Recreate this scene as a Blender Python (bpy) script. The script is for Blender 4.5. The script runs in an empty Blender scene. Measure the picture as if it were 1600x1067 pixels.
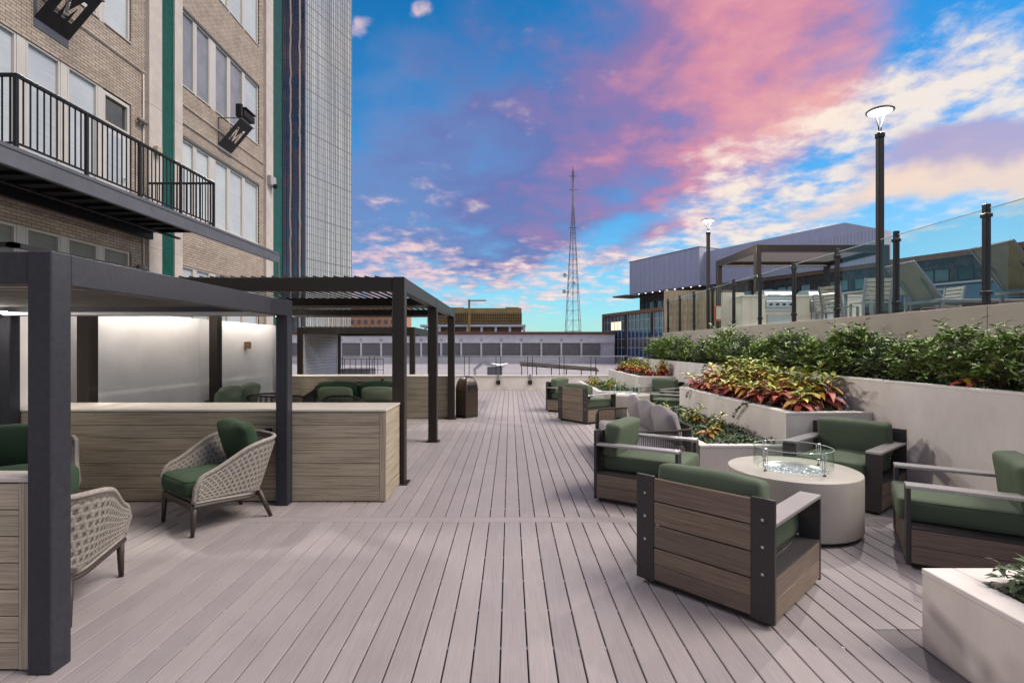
import bpy, bmesh, math, random
from mathutils import Vector, Matrix, noise
random.seed(7)
R = math.radians
sc = bpy.context.scene
COL = sc.collection

# ------------------------------------------------------------------ camera
cam_d = bpy.data.cameras.new('camera'); cam = bpy.data.objects.new('camera', cam_d); COL.objects.link(cam)
cam.location = (0, 0, 1.65); cam.rotation_euler = (R(90), 0, 0)
cam_d.sensor_width = 36; cam_d.lens = 806/1600*36
cam_d.shift_x = 3/1600; cam_d.shift_y = 7.5/1600
cam_d.clip_start = .05; cam_d.clip_end = 3000
sc.camera = cam

# ------------------------------------------------------------------ sky, sun, exposure
SUN_EL, SUN_AZ = R(50), R(98)          # azimuth measured from +Y towards +X
world = bpy.data.worlds.new('World'); sc.world = world; world.use_nodes = True
wt = world.node_tree; wt.nodes.clear()
class G:
    """tiny expression helper over shader nodes"""
    def __init__(s, t): s.t = t
    def _in(s, sock, v):
        if isinstance(v, bpy.types.NodeSocket): s.t.links.new(v, sock)
        elif v is not None:
            try: sock.default_value = v
            except Exception: sock.default_value = (v[0], v[1], v[2], 1.0) if len(v) == 3 else v
    def m(s, op, a, b=None, c=None, clamp=False):
        n = s.t.nodes.new('ShaderNodeMath'); n.operation = op; n.use_clamp = clamp
        s._in(n.inputs[0], a); s._in(n.inputs[1], b)
        if c is not None: s._in(n.inputs[2], c)
        return n.outputs[0]
    def v(s, op, a, b=None):
        n = s.t.nodes.new('ShaderNodeVectorMath'); n.operation = op
        s._in(n.inputs[0], a)
        if op == 'SCALE': s._in(n.inputs[3], b)
        else: s._in(n.inputs[1], b)
        return n.outputs['Value' if op in ('DOT_PRODUCT', 'LENGTH') else 'Vector']
    def mix(s, f, a, b, mode='MIX'):
        n = s.t.nodes.new('ShaderNodeMix'); n.data_type = 'RGBA'; n.blend_type = mode
        s._in(n.inputs[0], f); s._in(n.inputs[6], a); s._in(n.inputs[7], b)
        return n.outputs[2]
    def noise(s, vec, scale, detail=4, rough=.55, dist=0, dim='3D'):
        n = s.t.nodes.new('ShaderNodeTexNoise'); s._in(n.inputs['Vector'], vec)
        n.inputs['Scale'].default_value = scale; n.inputs['Detail'].default_value = detail
        n.inputs['Roughness'].default_value = rough; n.inputs['Distortion'].default_value = dist
        return n.outputs['Fac']
    def ramp(s, f, stops, interp='LINEAR'):
        n = s.t.nodes.new('ShaderNodeValToRGB'); s._in(n.inputs[0], f); cr = n.color_ramp; cr.interpolation = interp
        while len(cr.elements) < len(stops): cr.elements.new(.5)
        for e, (p, c) in zip(cr.elements, stops):
            e.position = p; e.color = (c[0], c[1], c[2], 1) if isinstance(c, (tuple, list)) else (c, c, c, 1)
        return n.outputs[0]
    def step(s, x, lo, hi):
        n = s.t.nodes.new('ShaderNodeMapRange'); n.interpolation_type = 'SMOOTHSTEP'
        s._in(n.inputs[0], x); n.inputs[1].default_value = lo; n.inputs[2].default_value = hi
        return n.outputs[0]
    def sep(s, v):
        n = s.t.nodes.new('ShaderNodeSeparateXYZ'); s._in(n.inputs[0], v); return n.outputs
    def comb(s, x, y, z):
        n = s.t.nodes.new('ShaderNodeCombineXYZ'); s._in(n.inputs[0], x); s._in(n.inputs[1], y); s._in(n.inputs[2], z); return n.outputs[0]

def lin(r, g, b):
    f = lambda c: ((c/255+.055)/1.055)**2.4 if c > 10 else c/255/12.92
    return (f(r), f(g), f(b))

g = G(wt)
EXPO = .95
SKY_STRENGTH = .13 * 2**(.45-EXPO)
CL = 2**-EXPO / SKY_STRENGTH                  # cloud radiance relative to the sky texture at exposure +1
def cl(r, g_, b):
    c = lin(r, g_, b); return (c[0]*CL, c[1]*CL, c[2]*CL)
d = wt.nodes.new('ShaderNodeTexCoord').outputs['Generated']
dx, dy, dz = g.sep(d)
sky = wt.nodes.new('ShaderNodeTexSky'); sky.sky_type = 'NISHITA'; sky.sun_disc = False
sky.sun_elevation = SUN_EL; sky.sun_rotation = SUN_AZ; sky.air_density = 1.2; sky.dust_density = .3; sky.ozone_density = 2.0
# evening sky: deep saturated blue above, paler cyan near the horizon, tinted from the sky texture
tint = g.ramp(g.m('MULTIPLY_ADD', dz, .9, .1), [(0.0, (.45, .72, 1.0)), (.10, (.42, .74, .95)), (.22, (.36, .74, .92)), (.42, (.13, .61, .90)), (.62, (.05, .50, .78)), (1.0, (.07, .47, .74))])
base = g.mix(1.0, sky.outputs[0], tint, 'MULTIPLY')
def direction(x, y):
    return Vector(((x-797)/806, 1, (541-y)/806)).normalized()
def blob(x, y, x2, y2, w, amp=1.0):
    """an elongated cloud bank: centre direction, half-length towards a second direction, half-width"""
    c = direction(x, y); e = direction(x2, y2); a = (e - c*e.dot(c)); la = a.length; a.normalize(); b = c.cross(a)
    A = a/la; B = b/(w/806)
    p = g.v('DOT_PRODUCT', dw, tuple(A)); q = g.v('DOT_PRODUCT', dw, tuple(B))
    r2 = g.m('ADD', g.m('MULTIPLY', p, p), g.m('MULTIPLY', q, q))
    front = g.m('GREATER_THAN', g.v('DOT_PRODUCT', d, tuple(c)), 0.0)
    return g.m('MULTIPLY', g.m('MULTIPLY', g.m('EXPONENT', g.m('MULTIPLY', r2, -1.0)), front), amp)
def add(*xs):
    r = xs[0]
    for x in xs[1:]: r = g.m('ADD', r, x)
    return r
# domain warp so that cloud banks have torn edges
wn = wt.nodes.new('ShaderNodeTexNoise'); wt.links.new(d, wn.inputs['Vector']); wn.inputs['Scale'].default_value = 3.0; wn.inputs['Detail'].default_value = 5
dw = g.v('ADD', d, g.v('SCALE', g.v('SUBTRACT', wn.outputs['Color'], (.5, .5, .5)), .34))
# cloud-layer coordinates: a plane overhead, so clouds shrink towards the horizon
hz = g.m('ADD', g.m('MAXIMUM', dz, 0.0), .16)
pl = g.comb(g.m('DIVIDE', dx, hz), g.m('DIVIDE', dy, hz), 0.0)
n_soft = g.noise(pl, .9, 6, .55, .3)
n_mid = g.noise(pl, 3.0, 7, .56, .12)
n_fine = g.noise(pl, 8.0, 6, .58, .10)
# 1 broad veils of mauve / salmon
bank = add(blob(930, 225, 1290, 20, 95, 1.35), blob(1130, 60, 1330, -60, 130, 1.2), blob(880, 275, 1090, 235, 60, .9),
           blob(780, 60, 770, 180, 45, .35), blob(1180, 150, 1330, 60, 80, .8), blob(790, 290, 660, 300, 50, .5), blob(590, 300, 580, 380, 60, .5),
           blob(1020, 380, 1110, 340, 24, .9), blob(610, 440, 560, 400, 40, .5), blob(960, 300, 1150, 210, 60, .7),
           blob(620, 180, 650, 20, 75, .75), blob(720, 330, 600, 300, 60, .7), blob(760, 200, 700, 60, 70, .5), blob(1060, 120, 960, 200, 70, .5), blob(860, 200, 760, 260, 60, .5))
mbank = g.step(add(g.m('MINIMUM', bank, 1.25), g.m('MULTIPLY', g.m('SUBTRACT', n_soft, .5), 2.2), g.m('MULTIPLY', g.m('SUBTRACT', n_mid, .5), 1.8), g.m('MULTIPLY', g.m('SUBTRACT', n_fine, .5), .5)), .15, 1.25)
bank_col = g.ramp(g.m('ADD', g.m('ADD', g.m('MULTIPLY', dx, 1.0), .35), g.m('MULTIPLY', g.m('SUBTRACT', n_mid, .5), .9)),
                  [(.12, cl(112, 140, 196)), (.36, cl(110, 120, 180)), (.56, cl(158, 122, 172)), (.72, cl(226, 146, 162)), (.88, cl(250, 176, 164))])
col = g.mix(g.m('MULTIPLY', mbank, .88), base, bank_col)
# 2 dappled cream clouds to the right and low down
dap = add(blob(1420, 190, 1620, 60, 110, 1.1), blob(1250, 260, 1420, 190, 75, 1.0), blob(1180, 330, 1020, 420, 60, .85), blob(1560, 130, 1700, 90, 120, .8),
          blob(850, 455, 780, 470, 50, .85), blob(640, 390, 550, 350, 65, .85), blob(760, 400, 700, 420, 40, .5), blob(980, 440, 900, 460, 40, .7), blob(900, 370, 820, 400, 40, .35), blob(600, 430, 560, 420, 30, .7), blob(680, 12, 700, 14, 14, 1.3), blob(565, 28, 550, 40, 12, .9))
# unseen cream cloud added behind, far right and overhead to lift the ambient light
away = g.m('MAXIMUM', g.step(g.m('MULTIPLY', dy, -1.0), -.62, -.15), g.m('MAXIMUM', g.step(dz, .56, .80), g.step(dx, .66, .85)))
everywhere = add(g.m('MULTIPLY', g.step(n_soft, .40, .62), .38), g.m('MULTIPLY', away, 1.0))
cov = g.m('MINIMUM', add(dap, everywhere), .95)
tex = g.m('MULTIPLY', add(g.m('MULTIPLY', g.m('SUBTRACT', n_mid, .5), 1.6), g.m('MULTIPLY', g.m('SUBTRACT', n_fine, .5), 1.7)), g.m('MULTIPLY_ADD', cov, .62, .38))
mdap = g.step(add(g.m('MULTIPLY', cov, .62), tex), .24, .86)
dap_col = g.ramp(add(g.m('MULTIPLY', n_fine, .7), g.m('MULTIPLY', n_mid, .35), g.m('MULTIPLY', dx, .25)), [(.35, cl(196, 176, 205)), (.55, cl(238, 208, 214)), (.72, cl(255, 240, 224))])
col = g.mix(g.m('MULTIPLY', mdap, .9), col, dap_col)
# 3 lilac bar with a glowing peach underside, far right
bar = add(blob(1500, 240, 1720, 215, 34, 1.3))
glow = add(blob(1490, 300, 1760, 262, 30, 1.4))
mglow = g.step(add(glow, g.m('MULTIPLY', g.m('SUBTRACT', n_mid, .5), .6)), .2, .9)
col = g.mix(g.m('MULTIPLY', mglow, .9), col, cl(255, 222, 196))
mbar = g.step(add(bar, g.m('MULTIPLY', g.m('SUBTRACT', n_mid, .5), .6)), .2, .9)
col = g.mix(g.m('MULTIPLY', mbar, .92), col, cl(182, 166, 204))
pale = g.m('MULTIPLY', g.step(dx, .30, .75), g.step(g.m('MULTIPLY', dz, -1.0), -.42, -.05))
col = g.mix(g.m('MULTIPLY', pale, .45), col, cl(176, 206, 236))
bg = wt.nodes.new('ShaderNodeBackground'); wt.links.new(col, bg.inputs[0]); bg.inputs[1].default_value = SKY_STRENGTH
wo = wt.nodes.new('ShaderNodeOutputWorld'); wt.links.new(bg.outputs[0], wo.inputs[0])

sun_d = bpy.data.lights.new('sun', 'SUN'); sun = bpy.data.objects.new('sun', sun_d); COL.objects.link(sun)
sun_d.energy = 2.0; sun_d.angle = R(34); sun_d.color = (1.0, .90, .80)
sv = Vector((math.sin(SUN_AZ)*math.cos(SUN_EL), math.cos(SUN_AZ)*math.cos(SUN_EL), math.sin(SUN_EL)))
sun.rotation_euler = sv.to_track_quat('Z', 'Y').to_euler(); sun.location = (20, 0, 30)

vs = sc.view_settings; vs.view_transform = 'Standard'; vs.look = 'None'; vs.exposure = EXPO; vs.gamma = 1; vs.use_curve_mapping = False
sc.cycles.use_denoising = True
sc.cycles.max_bounces = 7; sc.cycles.transparent_max_bounces = 12; sc.cycles.caustics_reflective = False; sc.cycles.caustics_refractive = False
sc.cycles.sample_clamp_indirect = 6

# ------------------------------------------------------------------ materials
MATS = {}
def mat(name, c1, c2=None, stretch=(1, 1, 1), ns=6, det=5, lo=.35, hi=.65, rough=.6, metal=0, bump=0, bs=None, rnd=0.0, spec=.5, c3=None, dist=0.0, rv=0.0):
    if name in MATS: return MATS[name]
    m = bpy.data.materials.new(name); m.use_nodes = True; t = m.node_tree; q = G(t)
    b = t.nodes['Principled BSDF']; b.inputs['Roughness'].default_value = rough; b.inputs['Metallic'].default_value = metal
    b.inputs['Specular IOR Level'].default_value = spec
    oc = t.nodes.new('ShaderNodeTexCoord').outputs['Object']
    oi = t.nodes.new('ShaderNodeObjectInfo').outputs['Random']
    vec = q.v('ADD', oc, q.v('SCALE', (13.1, 7.7, 5.3), oi))
    sv_ = q.v('MULTIPLY', vec, stretch)
    nz = q.noise(sv_, ns, det, .6, dist)
    c = c1
    if c2 is not None:
        st = [(lo, c1), (hi, c2)]
        if c3 is not None: st.append((min(1, hi+.12), c3))
        c = q.ramp(nz, st)
    # slow blotches so no surface is uniform
    blot = q.noise(vec, 1.7, 3, .5)
    c = q.mix(1.0, c, q.ramp(blot, [(.3, .93), (.7, 1.05)]), 'MULTIPLY')
    if rnd: 
        k = q.m('MULTIPLY_ADD', q.m('SUBTRACT', oi, .5), rnd*2, 1.0)
        c = q.mix(1.0, c, q.comb(k, k, q.m('MULTIPLY_ADD', q.m('SUBTRACT', oi, .5), rnd*1.5, 1.0)), 'MULTIPLY')
    t.links.new(c, b.inputs['Base Color'])
    if rv: t.links.new(q.m('MULTIPLY_ADD', nz, rv, rough-rv*.5), b.inputs['Roughness'])
    if bump:
        bn = t.nodes.new('ShaderNodeBump'); bn.inputs['Strength'].default_value = bump; bn.inputs['Distance'].default_value = .004
        t.links.new(nz if bs is None else q.noise(q.v('MULTIPLY', vec, stretch), bs, 3, .6), bn.inputs['Height'])
        t.links.new(bn.outputs[0], b.inputs['Normal'])
    MATS[name] = m; return m
def emis(name, c, s):
    m = bpy.data.materials.new(name); m.use_nodes = True; b = m.node_tree.nodes['Principled BSDF']
    b.inputs['Base Color'].default_value = (*c, 1); b.inputs['Emission Color'].default_value = (*c, 1); b.inputs['Emission Strength'].default_value = s
    MATS[name] = m; return m
def glass(name, tint=(.98, .985, .98), refl=1.0, rough=.0):
    m = bpy.data.materials.new(name); m.use_nodes = True; t = m.node_tree; t.nodes.clear(); q = G(t)
    tr = t.nodes.new('ShaderNodeBsdfTransparent'); tr.inputs[0].default_value = (*tint, 1)
    gl = t.nodes.new('ShaderNodeBsdfGlossy'); gl.inputs['Roughness'].default_value = rough
    lw_ = t.nodes.new('ShaderNodeLayerWeight').outputs['Facing']
    fac = q.m('MULTIPLY', q.m('MULTIPLY_ADD', q.m('POWER', lw_, 4.0), .55, .035), refl*.55, clamp=True)
    mx = t.nodes.new('ShaderNodeMixShader'); t.links.new(fac, mx.inputs[0])
    t.links.new(tr.outputs[0], mx.inputs[1]); t.links.new(gl.outputs[0], mx.inputs[2])
    o = t.nodes.new('ShaderNodeOutputMaterial'); t.links.new(mx.outputs[0], o.inputs[0]); MATS[name] = m; return m

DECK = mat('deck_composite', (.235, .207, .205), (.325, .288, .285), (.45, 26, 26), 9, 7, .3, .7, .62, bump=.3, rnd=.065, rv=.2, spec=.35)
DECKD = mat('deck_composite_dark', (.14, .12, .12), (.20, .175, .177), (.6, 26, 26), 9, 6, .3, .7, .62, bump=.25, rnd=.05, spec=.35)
UNDER = mat('substructure', (.012, .011, .012))
SIDING = mat('siding_wood', (.13, .10, .07), (.35, .29, .21), (.5, 26, 26), 4, 8, .28, .50, .55, bump=.35, rnd=.07, c3=(.42, .35, .265), dist=.6, rv=.2, spec=.35)
CAP = mat('siding_cap', (.47, .42, .36), (.56, .51, .45), (.6, 14, 14), 5, 6, .35, .65, .5, bump=.15, spec=.4)
ALU_BLUE = mat('dark_aluminium', (.024, .024, .031), (.034, .034, .043), (1, 1, 1), 30, 3, .3, .7, .42, .0, bump=.04, spec=.3)
ALU_BROWN = mat('bronze_aluminium', (.018, .013, .010), (.026, .019, .014), (1, 1, 1), 30, 3, .3, .7, .42, .0, bump=.04, spec=.3)
ALU_LIGHT = mat('light_aluminium', (.50, .49, .50), (.58, .57, .58), rough=.4, metal=.3)
BLADE = mat('louvre_blade', (.13, .115, .10), (.16, .14, .125), rough=.5)
STUCCO = mat('planter_stucco', (.54, .485, .445), (.68, .62, .575), (1.4, 1.4, .7), 1.6, 10, .3, .7, .8, bump=.18, bs=60, spec=.25)
STUCCOJ = mat('joint_shadow', (.20, .18, .165), rough=.9)
STUCCOCAP = mat('planter_cap', (.58, .535, .495), (.66, .61, .57), (1, 1, 1), 3, 8, .3, .7, .7, bump=.12, bs=60, spec=.3)
STUCCO2 = mat('terrace_wall_stucco', (.34, .295, .255), (.42, .37, .325), (1, 1, 1), 1.6, 8, .3, .7, .85, bump=.15, bs=60, spec=.2)
PANEL = mat('wall_panel_white', (.56, .53, .51), (.64, .61, .59), (1, 1, 1), 1.2, 7, .3, .7, .6, bump=.05, spec=.3)
CONC = mat('parapet_concrete', (.56, .52, .47), (.64, .60, .54), (1, 1, 1), 2, 8, .3, .7, .8, bump=.1, bs=40)
TABLE = mat('fire_table_concrete', (.32, .29, .25), (.38, .35, .305), (1, 1, 1), 3, 8, .3, .7, .55, bump=.08, bs=50, spec=.4)
GREEN = mat('green_fabric', (.074, .098, .062), (.096, .124, .080), (1, 1, 1), 160, 2, .3, .7, .85, bump=.35, bs=260, spec=.25)
GREEN2 = mat('dark_green_fabric', (.026, .048, .026), (.037, .064, .036), (1, 1, 1), 160, 2, .3, .7, .85, bump=.35, bs=260, spec=.25)
SAGE = mat('sage_fabric', (.125, .155, .10), (.16, .195, .13), (1, 1, 1), 160, 2, .3, .7, .9, bump=.3, bs=260, spec=.2)
GREYF = mat('mauve_grey_fabric', (.21, .19, .20), (.26, .235, .245), (1, 1, 1), 160, 2, .3, .7, .9, bump=.3, bs=260, spec=.2)
FRAME = mat('chair_frame', (.034, .029, .029), (.046, .040, .040), (1, 1, 1), 60, 3, .3, .7, .45, .0, bump=.03, spec=.35)
ARMTOP = mat('arm_top', (.36, .34, .335), (.43, .405, .40), (1, 1, 1), 60, 3, .3, .7, .32, .5, bump=.03, spec=.6)
WALNUT = mat('walnut_board', (.105, .076, .056), (.20, .15, .11), (.8, 30, 30), 3.5, 8, .3, .62, .5, bump=.25, rnd=.13, c3=(.25, .19, .14), dist=.4, rv=.2, spec=.4)
SCREW = mat('screw_steel', (.55, .55, .55), rough=.3, metal=.9)
BLACK = mat('black_rubber', (.015, .013, .012), rough=.6)
DARKWOOD = mat('espresso_wood', (.030, .020, .016), (.05, .034, .027), (20, 20, 1), 3, 5, .3, .7, .45, bump=.1)
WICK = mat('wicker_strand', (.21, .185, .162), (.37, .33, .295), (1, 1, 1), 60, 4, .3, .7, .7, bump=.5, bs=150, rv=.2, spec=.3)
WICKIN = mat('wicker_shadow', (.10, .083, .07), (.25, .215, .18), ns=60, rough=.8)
ROPE = mat('rope_brown', (.035, .027, .022), (.06, .047, .038), (1, 1, 1), 90, 3, .3, .7, .85, bump=.4, bs=200)
BRONZE = mat('bronze_receptacle', (.045, .028, .022), (.062, .040, .031), (1, 1, 1), 14, 5, .3, .7, .35, .35, bump=.05, spec=.6)
STONE = mat('pier_stone', (.43, .375, .335), (.51, .45, .405), (1, 1, 1), 4, 8, .3, .7, .75, bump=.15, bs=30)
WFRAME = mat('window_frame_cream', (.50, .46, .42), rough=.5)
WFRAMED = mat('window_frame_dark', (.09, .085, .08), rough=.5)
BLIND = mat('window_blind', (.38, .41, .43), (.46, .49, .51), (.3, .3, 14), 3, 3, .3, .7, .55, spec=.6, rnd=.14)
BLINDG = mat('window_blind_beige', (.17, .165, .135), (.21, .20, .165), (.3, .3, 8), 3, 3, .3, .7, .35, spec=.6)
PANE = mat('window_glass_grey', (.17, .19, .22), (.24, .26, .29), ns=1.2, rough=.25, spec=.6)
PANEDK = mat('window_glass_dark', (.02, .022, .025), (.035, .04, .045), rough=.05, spec=1.0)
STEELB = mat('black_steel', (.012, .011, .013), (.019, .018, .020), rough=.45, spec=.2)
SLATE = mat('balcony_steel', (.085, .085, .10), (.105, .105, .12), (1, 1, 1), 4, 6, .3, .7, .5, bump=.05)
SOIL = mat('soil', (.025, .018, .012), (.05, .036, .026), (1, 1, 1), 30, 5, rough=.95, bump=.5)
GLASS = glass('clear_glass'); GLASSG = glass('guard_glass', (.91, .945, .92), .95); GEDGE = mat('glass_edge', (.42, .52, .47), rough=.2, spec=.9)
EM_LAMP = emis('lamp_white', (1, .97, .92), 3); EM_STRIP = emis('strip_white', (1, .95, .88), 16)
METAL = mat('brushed_steel', (.45, .45, .45), (.55, .55, .55), (1, 1, 30), 6, 3, rough=.28, metal=.9)

def brickmat(name, c1, c2, mortar, w=.2, h=.067, rough=.85, axis='YZ', bump=.5, ms=.008):
    m = bpy.data.materials.new(name); m.use_nodes = True; t = m.node_tree; q = G(t); b = t.nodes['Principled BSDF']
    oc = t.nodes.new('ShaderNodeTexCoord').outputs['Object']; x, y, z = q.sep(oc)
    v = q.comb(y if axis == 'YZ' else x, z if axis != 'XY' else y, 0)
    br = t.nodes.new('ShaderNodeTexBrick'); t.links.new(v, br.inputs['Vector'])
    br.inputs['Color1'].default_value = (*c1, 1); br.inputs['Color2'].default_value = (*c2, 1); br.inputs['Mortar'].default_value = (*mortar, 1)
    br.inputs['Scale'].default_value = 1; br.inputs['Mortar Size'].default_value = ms; br.inputs['Mortar Smooth'].default_value = .2
    br.inputs['Brick Width'].default_value = w; br.inputs['Row Height'].default_value = h
    n1 = q.noise(v, 2.2, 6, .6); n2 = q.noise(v, 45, 4, .6)
    c = q.mix(1.0, br.outputs[0], q.ramp(n1, [(.25, (.80, .76, .72)), (.75, (1.12, 1.10, 1.08))]), 'MULTIPLY')
    c = q.mix(1.0, c, q.ramp(n2, [(.25, .86), (.75, 1.1)]), 'MULTIPLY')
    t.links.new(c, b.inputs[0]); b.inputs['Roughness'].default_value = rough; b.inputs['Specular IOR Level'].default_value = .25
    bn = t.nodes.new('ShaderNodeBump'); bn.inputs['Strength'].default_value = bump; bn.inputs['Distance'].default_value = .01
    t.links.new(q.m('ADD', q.m('MULTIPLY', br.outputs['Fac'], -1.0), q.m('MULTIPLY', n2, .4)), bn.inputs['Height']); t.links.new(bn.outputs[0], b.inputs['Normal'])
    MATS[name] = m; return m
BRICK = brickmat('cream_brick', (.44, .37, .31), (.34, .285, .24), (.17, .14, .118))
TILE = brickmat('green_mosaic', (.006, .125, .090), (.004, .070, .055), (.004, .045, .035), .045, .045, .35, bump=.3, ms=.005)

# ------------------------------------------------------------------ mesh helpers
CUR = {}
def mk(name, verts, faces, m, smooth=False, recalc=True):
    me = bpy.data.meshes.new(name); me.from_pydata([tuple(v) for v in verts], [], faces)
    if recalc:
        bm = bmesh.new(); bm.from_mesh(me); bmesh.ops.recalc_face_normals(bm, faces=bm.faces); bm.to_mesh(me); bm.free()
    if isinstance(m, (list, tuple)):
        for x in m: me.materials.append(x)
    elif m: me.materials.append(m)
    if smooth: me.shade_smooth()
    return me
def link(name, me, parent=None, loc=(0, 0, 0), rot=(0, 0, 0), kind=None):
    o = bpy.data.objects.new(name, me); COL.objects.link(o); o.parent = parent; o.location = loc; o.rotation_euler = rot
    if kind: o['kind'] = kind
    return o
def thing(name, label, cat, loc=(0, 0, 0), rz=0, group=None):
    o = bpy.data.objects.new(name, None); COL.objects.link(o); o.location = loc; o.rotation_euler = (0, 0, rz)
    o.empty_display_size = .2; o['label'] = label; o['category'] = cat
    if group: o['group'] = group
    return o
def tag(o, label, cat, group=None, kind=None):
    o['label'] = label; o['category'] = cat
    if group: o['group'] = group
    if kind: o['kind'] = kind
    return o
def struct(o): o['kind'] = 'structure'; return o
def copy_tree(o, parent=None):
    c = o.copy(); COL.objects.link(c); c.parent = parent
    for ch in list(o.children): copy_tree(ch, c)
    return c

class MB:
    def __init__(s): s.v = []; s.f = []
    def addm(s, vs, fs):
        n = len(s.v); s.v += [Vector(v) for v in vs]; s.f += [tuple(i+n for i in f) for f in fs]; return s
    def box(s, x0, x1, y0, y1, z0, z1, b=0, M=None):
        c = Vector(((x0+x1)/2, (y0+y1)/2, (z0+z1)/2)); h = (abs(x1-x0)/2, abs(y1-y0)/2, abs(z1-z0)/2)
        vs, fs = cboxgeo(h, b); vs = [Vector(v)+c for v in vs]
        if M: vs = [M @ v for v in vs]
        return s.addm(vs, fs)
    def tube(s, pts, r, n=8, closed=False, cap=True):
        pts = [Vector(p) for p in pts]; rings = []; up = None
        for i, p in enumerate(pts):
            a = pts[i-1] if i > 0 else (pts[-1] if closed else p); b = pts[(i+1) % len(pts)] if (i < len(pts)-1 or closed) else p
            t = (b-a).normalized()
            if up is None:
                up = t.cross(Vector((0, 0, 1)))
                if up.length < .1: up = t.cross(Vector((1, 0, 0)))
                up.normalize()
            else:
                up = (up - t*up.dot(t)).normalized()
            w = t.cross(up); rr = r[i] if isinstance(r, (list, tuple)) else r
            rings.append([p + (up*math.cos(2*math.pi*k/n) + w*math.sin(2*math.pi*k/n))*rr for k in range(n)])
        vs = [v for ring in rings for v in ring]; fs = []; m = len(rings)
        for i in range(m if closed else m-1):
            j = (i+1) % m
            for k in range(n): fs.append((i*n+k, i*n+(k+1) % n, j*n+(k+1) % n, j*n+k))
        if cap and not closed: fs += [tuple(range(n))[::-1], tuple((m-1)*n+k for k in range(n))]
        return s.addm(vs, fs)
    def lathe(s, prof, n=48, c=(0, 0, 0), a0=0, a1=2*math.pi):
        full = abs(a1-a0-2*math.pi) < 1e-6; cnt = n if full else n+1; vs = []; fs = []; m = len(prof)
        for i in range(cnt):
            a = a0 + (a1-a0)*i/n
            for r, z in prof: vs.append((c[0]+r*math.cos(a), c[1]+r*math.sin(a), c[2]+z))
        for i in range(n):
            j = (i+1) % cnt
            for k in range(m-1): fs.append((i*m+k, j*m+k, j*m+k+1, i*m+k+1))
        return s.addm(vs, fs)
    def quad(s, a, b, c, d): return s.addm([a, b, c, d], [(0, 1, 2, 3)])
    def build(s, name, m, parent=None, smooth=False, loc=(0, 0, 0), rot=(0, 0, 0), kind=None, recalc=True):
        return link(name, mk(name, s.v, s.f, m, smooth, recalc), parent, loc, rot, kind)
def cboxgeo(h, b):
    hx, hy, hz = h; b = min(b, hx*.49, hy*.49, hz*.49)
    if b <= 0:
        vs = [(x*hx, y*hy, z*hz) for x in (-1, 1) for y in (-1, 1) for z in (-1, 1)]
        return vs, [(0, 1, 3, 2), (4, 6, 7, 5), (0, 4, 5, 1), (2, 3, 7, 6), (0, 2, 6, 4), (1, 5, 7, 3)]
    vs = []; idx = {}
    for sx in (-1, 1):
        for sy in (-1, 1):
            for sz in (-1, 1):
                for a in range(3):
                    p = [sx*(hx-b), sy*(hy-b), sz*(hz-b)]; p[a] = (sx*hx, sy*hy, sz*hz)[a]
                    idx[(sx, sy, sz, a)] = len(vs); vs.append(tuple(p))
    fs = []
    for a in range(3):
        o = [i for i in range(3) if i != a]
        for s in (-1, 1):
            q = []
            for (u, w) in ((-1, -1), (1, -1), (1, 1), (-1, 1)):
                k = [0, 0, 0]; k[a] = s; k[o[0]] = u; k[o[1]] = w; q.append(idx[(*k, a)])
            fs.append(tuple(q))
    for a in range(3):
        o = [i for i in range(3) if i != a]
        for u in (-1, 1):
            for w in (-1, 1):
                k0 = [0, 0, 0]; k1 = [0, 0, 0]; k0[a] = -1; k1[a] = 1
                for k in (k0, k1): k[o[0]] = u; k[o[1]] = w
                fs.append((idx[(*k0, o[0])], idx[(*k1, o[0])], idx[(*k1, o[1])], idx[(*k0, o[1])]))
    for sx in (-1, 1):
        for sy in (-1, 1):
            for sz in (-1, 1): fs.append(tuple(idx[(sx, sy, sz, a)] for a in range(3)))
    return vs, fs
BOXC = {}
def piece(name, dims, m, parent, loc, rot=(0, 0, 0), b=.003, kind=None):
    """a chamfered box part, mesh shared by equal sizes; dims along local x, y, z"""
    key = (name, tuple(round(x, 4) for x in dims), m.name, b)
    if key not in BOXC:
        vs, fs = cboxgeo([x/2 for x in dims], b); BOXC[key] = mk(name, vs, fs, m)
    return link(name, BOXC[key], parent, loc, rot, kind)
def span(name, x0, x1, y0, y1, z0, z1, m, parent=None, b=.003):
    return piece(name, (abs(x1-x0), abs(y1-y0), abs(z1-z0)), m, parent, ((x0+x1)/2, (y0+y1)/2, (z0+z1)/2), b=b)
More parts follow.
